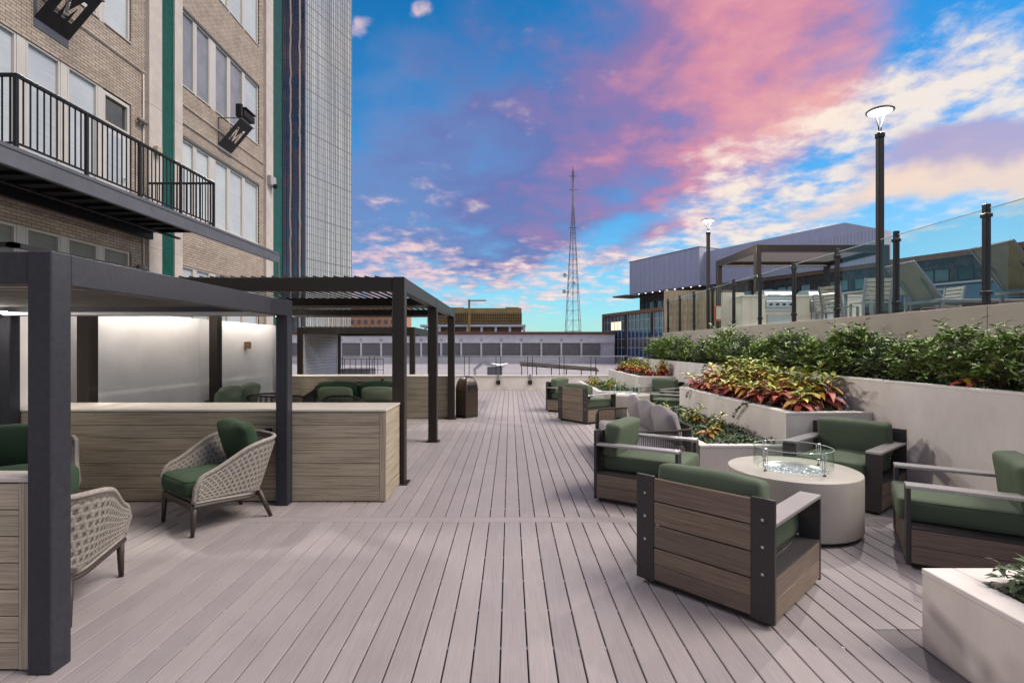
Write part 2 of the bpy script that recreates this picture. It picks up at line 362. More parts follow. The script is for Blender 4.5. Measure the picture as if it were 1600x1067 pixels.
def cushgeo(w, dth, h, r, puff=.012, seed=0, wr=.004, corner=0.0):
    """soft rounded cushion centred on the origin; corner pulls the outline into pillow ears"""
    H = (w/2, dth/2, h/2); n = 9
    def ax(hh):
        rr = min(r, hh*.95); t = [-hh + rr*(1-math.cos(math.pi/2*i/4)) for i in range(5)]
        mid = [(-hh+rr) + 2*(hh-rr)*i/n for i in range(1, n)]
        return t + mid + [-x for x in reversed(t)]
    A = [ax(x) for x in H]; vs = []; fs = []; key = {}
    def vert(p):
        k = tuple(round(c, 5) for c in p)
        if k in key: return key[k]
        inner = [max(-(H[i]-min(r, H[i]*.95)), min(H[i]-min(r, H[i]*.95), p[i])) for i in range(3)]
        dd = Vector([p[i]-inner[i] for i in range(3)]); q = Vector(inner)
        if dd.length > 1e-7:
            nrm = dd.normalized(); q += Vector([nrm[i]*min(r, H[i]*.95) for i in range(3)])
        u = [q[i]/H[i] for i in range(3)]
        q.z += puff*u[2]*(1-u[0]**2)*(1-u[1]**2)*1.6
        q.y += puff*u[1]*(1-u[0]**2)*(1-u[2]**2)
        q.x += puff*u[0]*(1-u[1]**2)*(1-u[2]**2)
        if corner:
            q.y *= 1-corner*max(abs(u[0])**3, abs(u[2])**3)
            q.x *= 1-.10*(1-u[2]**2)*0 - .05*(1-abs(u[2]))*abs(u[0])
            q.z *= 1-.07*(1-abs(u[0])**2)
        nv = noise.noise_vector(Vector(q)*7+Vector((seed*3.1, 0, seed))); q += nv*wr
        key[k] = len(vs); vs.append(q); return key[k]
    for a in range(3):
        o = [i for i in range(3) if i != a]
        for s in (-1, 1):
            for i in range(len(A[o[0]])-1):
                for j in range(len(A[o[1]])-1):
                    q = []
                    for (u, v_) in ((i, j), (i+1, j), (i+1, j+1), (i, j+1)):
                        p = [0, 0, 0]; p[a] = s*H[a]; p[o[0]] = A[o[0]][u]; p[o[1]] = A[o[1]][v_]; q.append(vert(p))
                    if len(set(q)) == 4: fs.append(tuple(q))
    return vs, fs
def cushion(name, w, dth, h, r, m, parent, loc, rot=(0, 0, 0), puff=.012, seed=0, wr=.004, corner=0.0, piping=None):
    vs, fs = cushgeo(w, dth, h, r, puff, seed, wr, corner)
    o = link(name, mk(name, vs, fs, m, True), parent, loc, rot)
    if piping:
        # welt running round the cushion where top and side panels meet
        for sz in (-1, 1):
            pts = []; W, D = w/2-.004, dth/2-.004; rr = r*1.1
            for cx, cy, a0 in ((W-rr, D-rr, 0), (-W+rr, D-rr, 90), (-W+rr, -D+rr, 180), (W-rr, -D+rr, 270)):
                for k in range(5):
                    a = R(a0+22.5*k); pts.append((cx+rr*math.cos(a), cy+rr*math.sin(a), sz*(h/2-r*.35)))
            MB().tube(pts, .004, 5, True).build('piping', m, o, True)
    return o

# ================================================================== SETTING: deck
struct(MB().box(-5.4, 5.2, -1.5, 19.3, -.30, -.031).build('deck_substructure', UNDER))
deck = struct(MB().box(-5.4, 4.4, .9, 19.3, -.0308, -.0300).build('deck', UNDER))
def board(x, y0, y1, m=DECK, w=.1366):
    return piece('deck_board', (y1-y0, w, .026), m, deck, (x, (y0+y1)/2, -.013), (0, 0, R(90)), b=.003)
k0 = -36
for k in range(k0, 31):
    x = -.052 + .145*k + .0725
    if x > 4.4: break
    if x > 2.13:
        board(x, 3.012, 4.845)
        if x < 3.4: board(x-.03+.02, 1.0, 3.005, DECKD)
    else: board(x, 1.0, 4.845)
    board(x, 4.995, 10.965); board(x, 11.115, 19.28)
for y in (4.92, 11.04):
    for a, b_ in ((-5.3, -.95), (-.946, 3.6), (3.604, 4.4)):
        piece('deck_board', (b_-a, .139, .026), DECK, deck, ((a+b_)/2, y, -.013), b=.003)
# hidden-fastener clips seen as light specks in the joints
cm = MB()
for k in range(-14, 20):
    x = -.052+.145*k
    for j in range(0, 12):
        y = 2.43 + .406*j
        if abs(y-4.92) > .1: cm.box(x-.004, x+.004, y-.012, y+.012, -.012, -.006)
cm.build('deck_clip', SCREW, deck, kind='stuff')

# ground far below, neighbouring roof
GROUND = mat('street_asphalt', (.05, .05, .052), (.07, .07, .072), ns=3)
struct(MB().box(-900, 900, -60, 1600, -24.2, -24).build('ground', GROUND))
ROOFW = mat('white_roof_membrane', (.52, .48, .47), (.64, .60, .59), (.4, 1, 1), .6, 8, .3, .7, .7)
nb = thing('neighbour_rooftop', 'white membrane rooftop with raised seams just beyond the parapet railing', 'rooftop', (0, 45, -24))
MB().box(-42, 24, 20.3, 66, -24, -.62).build('roof_slab', ROOFW, nb).location = (0, -45, 24)
sm = MB()
for i in range(22): sm.box(-42, 24, 21+i*2.05, 21.06+i*2.05, -.619, -.57)
sm.build('roof_seam', ROOFW, nb, kind='stuff').location = (0, -45, 24)

# ================================================================== planters on the right
def planter(label, x0, x1, y0, y1, z, rim=.13, grp='stepped stucco planters', cat='planter', left=True, front=True, cornerx=None):
    t = thing('planter', label, cat, (x0, y0, 0), 0, grp); o = (-x0, -y0, 0)
    m = MB()
    m.box(x0, x0+rim, y0, y1, 0, z-.03); m.box(x0+rim, x1, y0, y0+rim, 0, z-.03); m.box(x0+rim, x1, y1-rim, y1, 0, z-.03)
    m.box(x1-.02, x1, y0+rim, y1-rim, 0, z-.03)
    m.build('wall', STUCCO, t).location = o
    if y1-y0 > 6:
        j = MB()
        for k in range(1, int((y1-y0)/3.4)+1): j.box(x0-.0015, x0+.001, y0+k*3.4-.004, y0+k*3.4+.004, 0, z-.03)
        j.build('control_joint', STUCCOJ, t, kind='stuff').location = o
    c = MB(); e = .004
    c.box(x0-e, x0+rim, y0-e, y1+e, z-.03, z, .004); c.box(x0+rim, x1, y0-e, y0+rim, z-.03, z, .004); c.box(x0+rim, x1, y1-rim, y1+e, z-.03, z, .004)
    c.build('cap', STUCCOCAP, t).location = o
    s = MB(); n = 14
    for i in range(n):
        for j in range(n):
            X = [x0+rim+(x1-x0-rim)*(i+a)/n for a in (0, 1)]; Y = [y0+rim+(y1-y0-2*rim)*(j+a)/n for a in (0, 1)]
            zz = lambda x, y: z-.07+.035*noise.noise(Vector((x*3, y*3, z)))
            s.quad((X[0], Y[0], zz(X[0], Y[0])), (X[1], Y[0], zz(X[1], Y[0])), (X[1], Y[1], zz(X[1], Y[1])), (X[0], Y[1], zz(X[0], Y[1])))
    s.build('soil', SOIL, t, recalc=False).location = o
    return t
planter('low white planter at the near right corner of the deck', 2.27, 3.40, -.6, 2.84, .43, .17)
planter('low white planter in the middle behind the near fire table', 2.30, 3.345, 6.25, 10.2, .45, .13)
planter('raised white planter full of crotons behind the near fire table', 3.35, 4.395, 6.26, 10.2, .85, .13)
planter('low white planter farthest along the deck by the railing', 2.35, 3.395, 13.7, 17.8, .45, .13)
planter('raised white planter with crotons farthest along the deck', 3.40, 4.395, 13.7, 17.8, .85, .13)
planter('long tall white planter wall under the raised terrace', 4.40, 5.195, .5, 18.2, 1.25, .12)
tw = thing('terrace_wall', 'tan stucco retaining wall carrying the glass railing of the raised terrace', 'wall', (5.3, 9, 0))
segs = [(.5, 5.62), (5.625, 11.2), (11.205, 17.6)]
for a, b_ in segs: MB().box(5.2, 5.42, a, b_, -.3, 2.10, .004).build('wall_panel', STUCCO2, tw).location = (-5.3, -9, 0)
TERR = mat('terrace_paver', (.30, .27, .25), (.36, .33, .30), ns=3)
struct(MB().box(5.42, 14, .5, 20, -.3, 1.98).build('terrace', TERR))

# ================================================================== left building
FX = -9.0
bd = thing('brick_building', 'tall cream brick building with stone piers and green mosaic strips on the left', 'building', (FX, 8, -3))
def bl(mb, name, m, par=bd, **k):
    o = mb.build(name, m, par, **k)
    if par is bd: o.location = (-FX, -8, 3)
    return o
rows = [(1.70, 3.87), (5.26, 7.37), (8.80, 10.92), (12.35, 14.47), (15.9, 18.0)]
wy = [(14.05, 14.74), (14.79, 15.50), (15.75, 16.50), (16.57, 17.42), (17.49, 18.46)]
wl = [(c-.38, c+.38) for c in (2.3, 3.2, 4.1, 5.0, 5.9, 6.8, 7.7, 8.6+.44)] + [(9.60, 10.36), (10.5, 11.3), (11.42, 12.24)]
wl = [(1.2+i*.93, 2.0+i*.93) for i in range(9)] + [(9.60, 10.36), (10.50, 11.30), (11.42, 12.24)]
m = MB()
def wallsec(y0, y1, groups, rws):
    """brick wall with real openings: spandrels across, short piers between window groups"""
    z = -3
    for (a, b_) in rws:
        m.box(FX-.35, FX, y0, y1, z, a); z = b_
        yy = y0
        for (g0, g1) in groups:
            if g0 - yy > .005: m.box(FX-.35, FX, yy, g0, a, b_)
            yy = g1
        if y1-yy > .005: m.box(FX-.35, FX, yy, y1, a, b_)
    m.box(FX-.35, FX, y0, y1, z, 22)
lrows = [(1.70, 3.87), (4.56, 7.37)] + rows[2:]
wallsec(-6, 12.73, [(wl[0][0]-.04, wl[-1][1]+.02)], lrows)
wallsec(14.03, 18.84, [(14.03, 18.50)], rows)
bl(m, 'wall', BRICK)
for z in [-3+i*3.55 for i in range(7)]:
    for (a, b_, pr) in ((12.73, 13.20, .10), (13.70, 14.03, .10), (18.84, 19.40, .10)): bl(MB().box(FX-.35, FX+pr, a, b_, z, z+3.545, .004), 'pier_stone', STONE)
m = MB(); m.box(FX-.35, FX+.06, 13.20, 13.70, -3, 22); m.box(FX-.35, FX+.12, 19.40, 20.10, -3, 22); bl(m, 'mosaic_strip', TILE)
m = MB(); m.box(FX-9, FX-.35, -6, 20.1, -3, 22); m.box(FX-.35, FX+.14, 20.102, 20.14, -3, 22); bl(m, 'interior_mass', UNDER)
WM = {}
def window(y0, y1, z0, z1, pm, sash=False, par=bd):
    w = y1-y0-.03; h = z1-z0; key = (round(w, 3), round(h, 3), pm.name)
    if key not in WM:
        f = MB(); t_ = .045
        f.box(-.10, -.02, -w/2, w/2, h-t_, h, .003); f.box(-.10, -.02, -w/2, w/2, 0, t_, .003); f.box(-.10, -.02, -w/2, -w/2+t_, t_, h-t_, .003); f.box(-.10, -.02, w/2-t_, w/2, t_, h-t_, .003)
        f.box(-.10, .03, -w/2, w/2, -.03, 0, .003)
        p = MB(); p.box(-.085, -.075, -w/2+t_, w/2-t_, t_, h-t_)
        WM[key] = (mk('window', f.v, f.f, WFRAME), mk('pane', p.v, p.f, pm))
    a, b_ = WM[key]
    o = link('window', a, par, (0, (y0+y1)/2-8, z0+3)); link('pane', b_, o); return o
for rws, gps in ((rows, wy), (lrows, wl)):
    for a, b_ in rws:
        for (p0, p1), (q0, q1) in zip(gps[:-1], gps[1:]):
            if q0-p1 > .04: bl(MB().box(FX-.10, FX-.02, p1-.008, q0+.008, a, b_), 'mullion', WFRAME)
for ri, (a, b_) in enumerate(rows):
    for i, (y0, y1) in enumerate(wy):
        window(y0, y1, a+.03, b_, {0: BLIND, 1: BLIND, 2: (PANE if i < 4 else BLIND), 3: (PANE if i == 0 else BLIND), 4: BLIND}[ri])
for ri, (a, b_) in enumerate(lrows):
    for i, (y0, y1) in enumerate(wl):
        if ri == 1 and i == len(wl)-1: continue
        window(y0, y1, a+.03, b_, BLINDG if ri == 0 else (BLIND if not (ri == 0 and i == 11) else PANEDK))
# door to the balcony with transom
dr = MB(); dr.box(-.12, -.02, -.40, -.33, 0, 2.78, .003); dr.box(-.12, -.02, .33, .40, 0, 2.78, .003); dr.box(-.12, -.02, -.33, .33, 2.70, 2.78, .003); dr.box(-.12, -.02, -.33, .33, 2.06, 2.13, .003)
dro = dr.build('door', WFRAME, bd, loc=(0, 11.83-8, 4.56+3))
MB().box(-.095, -.085, -.33, .33, 2.13, 2.70).build('pane', PANEDK, dro)
lf = MB(); lf.box(-.10, -.05, -.33, .33, .01, 2.06, .004); lf.build('door_leaf', mat('door_white', (.50, .49, .48), rough=.45), dro)
MB().box(-.048, -.043, -.22, .22, .9, 1.9).build('door_glazing', BLIND, dro)
MB().tube([(-.048, .27, 1.0), (.0, .27, 1.0), (.0, .18, 1.0)], .012).build('handle', METAL, dro, True)
m = MB()
for (y0, y1, z) in ((-2, 12.7, 8.35), (14.1, 18.8, 8.28), (14.1, 18.8, 7.78)):
    m.tube([(FX+.03, y0, z), (FX+.03, y1, z)], .018, 6)
m.tube([(FX+.03, 12.62, 2.2), (FX+.03, 12.62, 8.3)], .02, 6)
bl(m, 'conduit', STONE, smooth=True)
m = MB(); m.box(FX-.02, FX+.012, 14.03, 18.50, 7.37, 7.46); m.box(FX-.02, FX+.012, 14.03, 18.5, 10.92, 11.0); bl(m, 'lintel', WFRAMED)
for (yy, zz) in ((12.5, 7.1), (12.5, 3.55)):
    o = MB().tube([(0, -.13, 0), (0, .13, 0)], .055, 14).box(-.09, 0, -.03, .03, -.03, .03).build('wall_light', mat('light_housing_taupe', (.20, .165, .145), rough=.5), None, True, loc=(FX+.10, yy, zz))
    tag(o, 'cylindrical taupe wall light %s the balcony on the brick wall' % ('above' if zz > 5 else 'below'), 'wall light', 'cylinder wall lights on the brick building')
tag(MB().box(0, .12, -.09, .09, -.1, .1, .01).build('junction_box', mat('box_beige', (.42, .35, .25), rough=.6), loc=(FX+.101, 12.95, 6.55)), 'small beige electrical box on the stone pier above the balcony rail', 'electrical box')
o = MB().box(0, .16, -.2, .2, -.18, .18, .02).build('security_light', mat('box_grey', (.36, .34, .33), rough=.5), loc=(FX+.10, 19.1, 7.75)); tag(o, 'grey boxed security camera on the far stone pier', 'camera')
MB().lathe([(0, -.10), (.07, -.07), (.09, 0), (.09, .06)], 14).build('dome', STEELB, o, True, loc=(.18, .05, -.17))

# balcony
BX = -7.28
bal = thing('balcony', 'steel balcony with black vertical railing on the brick building', 'balcony', (BX, 10, 4.3))
def ba(mb, name, m, **k):
    o = mb.build(name, m, bal, **k); o.location = (-BX, -10, -4.3); return o
ba(MB().box(BX-.02, BX+.06, 1.5, 16.1, 4.25, 4.55, .006), 'fascia', SLATE)
ba(MB().box(BX+.0605, BX+.075, 1.5, 16.1, 4.50, 4.56, .003), 'fascia_flange', SLATE)
ba(MB().tube([(BX+.02, 16.16, 4.5), (BX+.02, 16.16, 3.2)], .04), 'end_beam', SLATE)
ba(MB().box(FX+.12, BX-.021, 1.5, 12.72, 4.50, 4.545), 'deck_plate', mat('grating_dark', (.03, .03, .035), rough=.6))
m = MB()
for i in range(24): m.box(FX+.12, BX-.03, 1.8+i*.47, 1.84+i*.47, 4.43, 4.499)
ba(m, 'joist', STEELB, kind='stuff'); ba(MB().box(FX+.12, FX+.22, 1.5, 12.7, 4.27, 4.498), 'ledger', STEELB)
ba(MB().box(-8.2, -8.12, 1.5, 12.72, 4.28, 4.318), 'stringer', STEELB)
ys = [7.6+1.267*i for i in range(5)]; RT, RB = 5.62, 4.66; rx = BX
for y in ys: ba(MB().box(rx-.025, rx+.025, y-.025, y+.025, 4.55, RT, .003), 'railing_post', STEELB)
ba(MB().box(rx-.028, rx+.028, 7.58, 12.69, RT, RT+.05, .004), 'top_rail', STEELB)
ba(MB().box(rx-.015, rx+.015, 7.58, 12.69, RB-.03, RB, .003), 'bottom_rail', STEELB)
for y in (7.6, 12.67):
    ba(MB().box(FX+.13, rx-.03, y-.02, y+.02, RT, RT+.05, .003), 'top_rail', STEELB)
    ba(MB().box(FX+.13, rx-.03, y-.015, y+.015, RB-.03, RB, .003), 'bottom_rail', STEELB)
bmm = MB().box(-.0085, .0085, -.0085, .0085, RB, RT); bme = mk('baluster', bmm.v, bmm.f, STEELB)
for i in range(4):
    for j in range(1, 11): link('baluster', bme, bal, (rx-BX, ys[i]+1.267*j/11-10, -4.3))
for y in (7.6, 12.67):
    for j in range(1, 14): link('baluster', bme, bal, (-1.62+j*.118, y-10, -4.3))

# projector brackets with the cut-out letter M
def letter_M(x, y, w, h, s):
    """outline of a capital M, lower-left corner x,y, stroke s"""
    cx = x+w/2
    return [(x, y), (x+s, y), (x+s, y+h*.62), (cx-s*.42, y), (cx+s*.42, y), (x+w-s, y+h*.62), (x+w-s, y), (x+w, y), (x+w, y+h), (x+w-s*1.0, y+h), (cx, y+h*.38), (x+s*1.0, y+h), (x, y+h)]
def m_sign(yc, zb, label):
    t = thing('projector_bracket', label, 'sign bracket', (FX, yc, zb), 0, 'black wall brackets with a cut-out letter M')
    W, P, Hh = .76, .68, .80
    MB().box(.001, .015, -W/2, W/2, -.17, .12).box(.001, .015, -W/2, -W/2+.06, .12, Hh+.02).box(.001, .015, W/2-.06, W/2, .12, Hh+.02).build('wall_plate', SLATE, t)
    cu = bpy.data.curves.new('panel', 'CURVE'); cu.dimensions = '2D'; cu.fill_mode = 'BOTH'; cu.extrude = .006
    L = math.hypot(P, Hh)
    for pts in ([(-W/2, 0), (W/2, 0), (W/2, L), (-W/2, L)], letter_M(-.20, .30, .42, .50, .095)):
        sp = cu.splines.new('POLY'); sp.points.add(len(pts)-1); sp.use_cyclic_u = True
        for p, q in zip(sp.points, pts): p.co = (q[0], q[1], 0, 1)
    tmp = bpy.data.objects.new('panel', cu); COL.objects.link(tmp)
    bpy.context.view_layer.update()
    me = bpy.data.meshes.new_from_object(tmp.evaluated_get(bpy.context.evaluated_depsgraph_get())); bpy.data.objects.remove(tmp)
    # local panel axes: u along +Y of the wall, v up the slope
    Mx = Matrix(((0, P/L, Hh/L, .02), (1, 0, 0, 0), (0, Hh/L, -P/L, 0), (0, 0, 0, 1)))
    me.transform(Mx); me.materials.clear(); me.materials.append(STEELB); me.name = 'letter_panel'
    link('letter_panel', me, t)
    MB().tube([(.01, -W/2, Hh), (P, -W/2, Hh)], .014, 6).tube([(.01, W/2, Hh), (P, W/2, Hh)], .014, 6).build('brace', STEELB, t)
    MB().box(P-.05, P+.06, -W/2-.02, W/2+.02, Hh-.012, Hh+.01).build('shelf', SLATE, t)
    pr = MB(); pr.box(P-.10, P+.12, -.30, .34, Hh+.10, Hh+.32, .03); pr.box(P-.02, P+.16, -.30, .34, Hh+.34, Hh+.38, .01)
    pj = pr.build('projector', STEELB, t)
    sl = bpy.data.lights.new('projector_light', 'SPOT'); sl.energy = 1300; sl.spot_size = R(125); sl.spot_blend = .6; sl.shadow_soft_size = .40; sl.color = (1, .95, .88)
    so = bpy.data.objects.new('projector_light', sl); COL.objects.link(so); so.parent = t; so.location = (P+.30, .02, Hh+.16); so.rotation_euler = Vector((-11.5, 4.5, 8)).to_track_quat('Z', 'Y').to_euler()
    MB().tube([(P+.0, -.22, Hh+.012), (P-.03, -.30, Hh+.18), (P+.02, -.34, Hh+.30)], .03, 8).box(P-.10, P+.10, -.46, -.36, Hh+.02, Hh+.42, .02).build('yoke', STEELB, t)
    return t
m_sign(16.26, 7.87, 'black bracket with cut-out letter M beside the far stone pier')
m_sign(10.12, 7.87, 'large black bracket with cut-out letter M above the balcony')

# ================================================================== screen wall, half walls
sw = thing('screen_wall', 'off-white panel wall along the back of the pergolas', 'wall', (-5.3, 6, 0))
for a, b_ in ((.0, 2.75), (2.755, 5.42), (5.425, 8.86), (8.865, 12.3)):
    MB().box(-5.42, -5.335, a, b_, 0, 2.12, .004).build('wall_panel', PANEL, sw).location = (5.3, -6, 0)
sc_ = MB().box(0, .09, -.055, .055, -.07, .07, .004).build('wall_sconce', mat('sconce_bronze', (.20, .11, .05), rough=.4, metal=.3), loc=(-5.333, 10.4, 1.67))
tag(sc_, 'small square bronze sconce on the white wall under the tall pergola', 'wall lamp')

def half_wall(label, x0, x1, y0, y1, z, end=True, grp='timber clad half walls'):
    t = thing('half_wall', label, 'half wall', (x0, y0, 0), 0, grp); D = .018
    def sp(n, a0, a1, b0, b1, c0, c1, mm, b=.003):
        return piece(n, (a1-a0, b1-b0, c1-c0), mm, t, ((a0+a1)/2-x0, (b0+b1)/2-y0, (c0+c1)/2), b=b)
    sp('core', x0+.02, x1-.022, y0+.022, y1-.022, 0, z-.026, UNDER, 0)
    n = 7; ph = (z-.03-.01)/n
    L = 3.4 if x1-x0 > 3.5 else (x1-x0-.066)
    for i in range(n):
        z0 = .01+ph*i
        xr = x1-.066
        while xr > x0+.05:
            xl = max(x0, xr-3.45)
            sp('cladding_board', xl+.001, xr-.001, y0, y0+.02, z0+.002, z0+ph-.003, SIDING, .002)
            sp('cladding_board', xl+.001, xr-.001, y1-.02, y1, z0+.002, z0+ph-.003, SIDING, .002)
            xr = xl
        if end:
            o = piece('cladding_board', (y1-y0-.04, .02, ph-.005), SIDING, t, (x1-.01-x0, (y0+y1)/2-y0, z0+ph/2), (0, 0, R(90)), .002)
    if end:
        o = piece('corner_trim', (z-.04, .064, .022), SIDING, t, (x1-.033-x0, .009, (z-.03)/2+.005), (R(90), R(90), 0), .002)
    sp('cap', x0, x1+.004, y0-.006, y1+.006, z-.025, z, CAP, .004)
    return t
half_wall('long timber clad half wall between the low and the tall pergola', -5.3, -1.315, 5.465, 6.15, .98)
half_wall('timber clad half wall at the far end of the tall pergola', -5.3, -1.32, 11.80, 12.45, .97)
half_wall('short timber clad half wall behind the nearest pergola post', -5.3, -2.43, 2.62, 2.76, .985)
rl = thing('low_rail_wall', 'low bronze kerb wall closing the far pergola', 'half wall', (-5, 16.0, 0))
for i in range(6): piece('cladding_board', (2.9, .05, .125), SIDING, rl, (1.1, .0, .07+.13*i))
ob = MB().box(-.035, .035, -.03, 0, -.05, .05, .006).build('outlet_box', STEELB, loc=(-2.55, 5.464, .735)); tag(ob, 'black electrical outlet box on the timber half wall behind the woven chair', 'outlet')
MB().box(-.008, .008, -.034, -.030, -.03, .03, .001).build('indicator', METAL, ob)
ob2 = MB().box(-.03, .03, -.028, 0, -.045, .045, .006).build('outlet_box', STEELB, loc=(-2.92, 11.799, .86)); tag(ob2, 'small outlet box on the half wall behind the dark sofa', 'outlet')

# ================================================================== pergolas
def pergola(label, x0, x1, ys, z, pw, bh, mm, blades, bw=.13, group='louvred pergolas', mid=True, base=True, strip=False):
    t = thing('pergola', label, 'pergola', (x0, ys[0], 0), 0, group); o0 = Vector((x0, ys[0], 0))
    def sp(n, a0, a1, b0, b1, c0, c1, m_, b=.004):
        return piece(n, (a1-a0, b1-b0, c1-c0), m_, t, Vector(((a0+a1)/2, (b0+b1)/2, (c0+c1)/2))-o0, b=b)
    for y in ys:
        for x in (x0, x1-pw):
            p = sp('post', x, x+pw, y, y+pw, 0, z, mm, .006)
            if base: 
                q = MB().box(-pw/2-.04, pw/2+.04, -pw/2-.04, pw/2+.04, -z/2, -z/2+.012, .002); q.build('base_plate', mm, p)
    ye = ys[-1]
    for i in range(len(ys)-1):
        a, b_ = ys[i]+pw+.001, ys[i+1]-.001
        sp('side_beam', x1-pw+.03, x1-.004, a, b_, z-bh, z-.003, mm); sp('side_beam', x0+.004, x0+pw-.03, a, b_, z-bh, z-.003, mm)
    for i, y in enumerate(ys):
        sp('cross_beam', x0+pw+.001, x1-pw-.001, y+.008, y+pw-.03, z-bh, z-.003, mm)
    for i in range(len(ys)-1):
        a, b_ = ys[i]+pw+.02, ys[i+1]-.02
        sp('gutter', x0+pw, x1-pw, b_-.06, b_-.001, z-bh-.0, z-bh+.035, ALU_LIGHT if blades == 'x' else BLADE)
        if blades == 'x':
            n = int((b_-a)/.17)
            for k in range(n):
                yy = a+.09+k*.17
                piece('louvre_blade', (x1-x0-2*pw-.02, .165, .018), BLADE, t, Vector(((x0+x1)/2, yy, z-.06))-o0, (R(14), 0, 0), .003)
        else:
            n = int((x1-x0-2*pw-.04)/.125)
            for k in range(n):
                xx = x0+pw+.08+k*.125
                piece('louvre_blade', (b_-a+.12, .134, .016), mm, t, Vector((xx, (a+b_)/2-.02, z+.004))-o0, (R(13), 0, R(90)), .003)
    return t
p1 = pergola('low grey pergola nearest the camera on the left', -5.30, -2.302, [2.587, 5.335], 2.13, .122, .165, ALU_BLUE, 'x', base=False)
p2 = pergola('tall bronze pergola in the middle with three posts on the walkway', -5.18, -1.262, [6.16, 8.87, 11.645], 2.48, .148, .17, ALU_BROWN, 'y')
p3 = pergola('low bronze pergola farthest down the deck', -5.33, -2.39, [12.9, 15.75], 2.13, .13, .17, ALU_BROWN, 'y')
lb = MB().box(-5.2, -2.62, 2.72, 2.76, 2.175, 2.20).box(-2.66, -2.62, 2.72, 3.6, 2.175, 2.20).box(-2.85, -2.80, 2.71, 2.78, 2.13, 2.175).box(-4.4, -4.35, 2.71, 2.78, 2.13, 2.175)
lb.build('louvre_drive_bar', STEELB, p1).location = (5.30, -2.587, 0)
ls = MB().box(-5.17, -5.145, 2.9, 5.28, 1.985, 2.005).build('led_strip', EM_STRIP, p1); ls.location = (5.30, -2.587, 0)
def strip_light(par, x, y, L, z, w):
    ld = bpy.data.lights.new('strip_light', 'AREA'); ld.shape = 'RECTANGLE'; ld.size = L; ld.size_y = .03; ld.energy = w; ld.color = (1, .94, .87)
    lo = bpy.data.objects.new('strip_light', ld); COL.objects.link(lo); lo.parent = par; lo.location = Vector((x, y, z))-par.location
    lo.rotation_euler = (0, R(35), 0); return lo
for par, y0, y1, z, w in ((p1, 2.9, 5.28, 1.975, 4.5), (p2, 6.4, 8.8, 2.28, 6.5), (p2, 9.1, 11.6, 2.28, 6.5)):
    if par is not p1: MB().box(-5.02+(0 if par is p2 else -.12), -5.0+(0 if par is p2 else -.12), y0, y1, z+.01, z+.03).build('led_strip', EM_STRIP, par).location = -par.location
    ld = strip_light(par, -4.98 if par is p2 else -5.10, (y0+y1)/2, .03, z, w); ld.data.size = .03; ld.data.size_y = y1-y0
# louvred privacy screen on the left of the far pergola
ps = thing('privacy_screen', 'white louvred privacy screen in the far pergola', 'screen', (-5.2, 14, 0))
for i in range(15): piece('slat', (2.45, .09, .014), ALU_LIGHT, ps, (0, .25, .9+i*.083), (R(68), 0, R(90)), .003)
piece('frame', (.04, .05, 1.3), ALU_LIGHT, ps, (0, -1.02, 1.45)); piece('frame', (.04, .05, 1.3), ALU_LIGHT, ps, (0, 1.50, 1.45)); piece('frame', (.04, 2.5, .04), ALU_LIGHT, ps, (0, .24, 2.12)); piece('frame', (.03, 2.5, .9), ALU_LIGHT, ps, (0, .24, .45))

# ================================================================== parapet and railings
pp = thing('parapet_wall', 'low beige parapet wall at the end of the deck', 'wall', (0, 19.4, 0))
for a, b_ in ((-12, -4.2), (-4.195, 1.6), (1.605, 5.2)): MB().box(a, b_, -.1, .12, -.3, .53, .004).build('wall_panel', CONC, pp)
MB().box(-12, 5.2, -.13, .15, .531, .56, .004).build('coping', CONC, pp)
gr = thing('glass_railing', 'thin steel and glass railing along the top of the end parapet', 'railing', (0, 19.4, .56))
yR = 0
xs = [-1.63+1.19*i for i in range(-7, 6)]
for x in xs:
    for s in (-.09, .09): MB().box(x+s-.012, x+s+.012, -.012, .012, 0, .70).build('post', STEELB, gr)
for a, b_ in zip(xs[:-1], xs[1:]): MB().box(a+.13, b_-.13, -.005, .005, .03, .67).build('glass_panel', GLASS, gr)
MB().box(xs[0]-.1, xs[-1]+.1, -.018, .018, .70, .735, .004).build('top_rail', METAL, gr)
for x, lab in ((-.44, 'black box on the parapet wall to the left, under a railing post'), (.75, 'black box on the parapet wall nearest the armchairs, under a railing post')):
    o = MB().box(-.075, .075, -.09, 0, -.14, .0, .006).build('parapet_box', STEELB, loc=(x, 19.3, .37)); tag(o, lab, 'light box', 'black boxes on the parapet')
    MB().box(-.045, .045, -.05, 0, .001, .22, .004).build('conduit_cover', mat('grey_metal_mid', (.2, .19, .18), rough=.5), o)
# raised terrace glass railing
tr = thing('terrace_glass_railing', 'glass railing with black posts along the raised terrace wall', 'railing', (5.3, 9, 2.10))
ty = [3.0, 4.22, 5.74, 7.08, 8.36, 9.63, 10.94, 12.22, 13.5, 14.86, 16.1, 17.3]
for y in ty:
    p = MB().box(-.029, .029, -.029, .029, 0, 1.13, .004).build('post', STEELB, tr, loc=(0, y-9, 0))
    for z in (.12, .98): MB().box(-.041, .041, -.041, .041, z, z+.045, .006).build('clamp', STEELB, p)
for a, b_ in zip(ty[:-1], ty[1:]):
    gp_ = MB().box(-.006, .006, a-9+.05, b_-9-.05, .05, 1.07).build('glass_panel', GLASSG, tr); MB().box(-.0065, .0065, a-9+.05, b_-9-.05, 1.0702, 1.079).build('polished_edge', GEDGE, gp_)
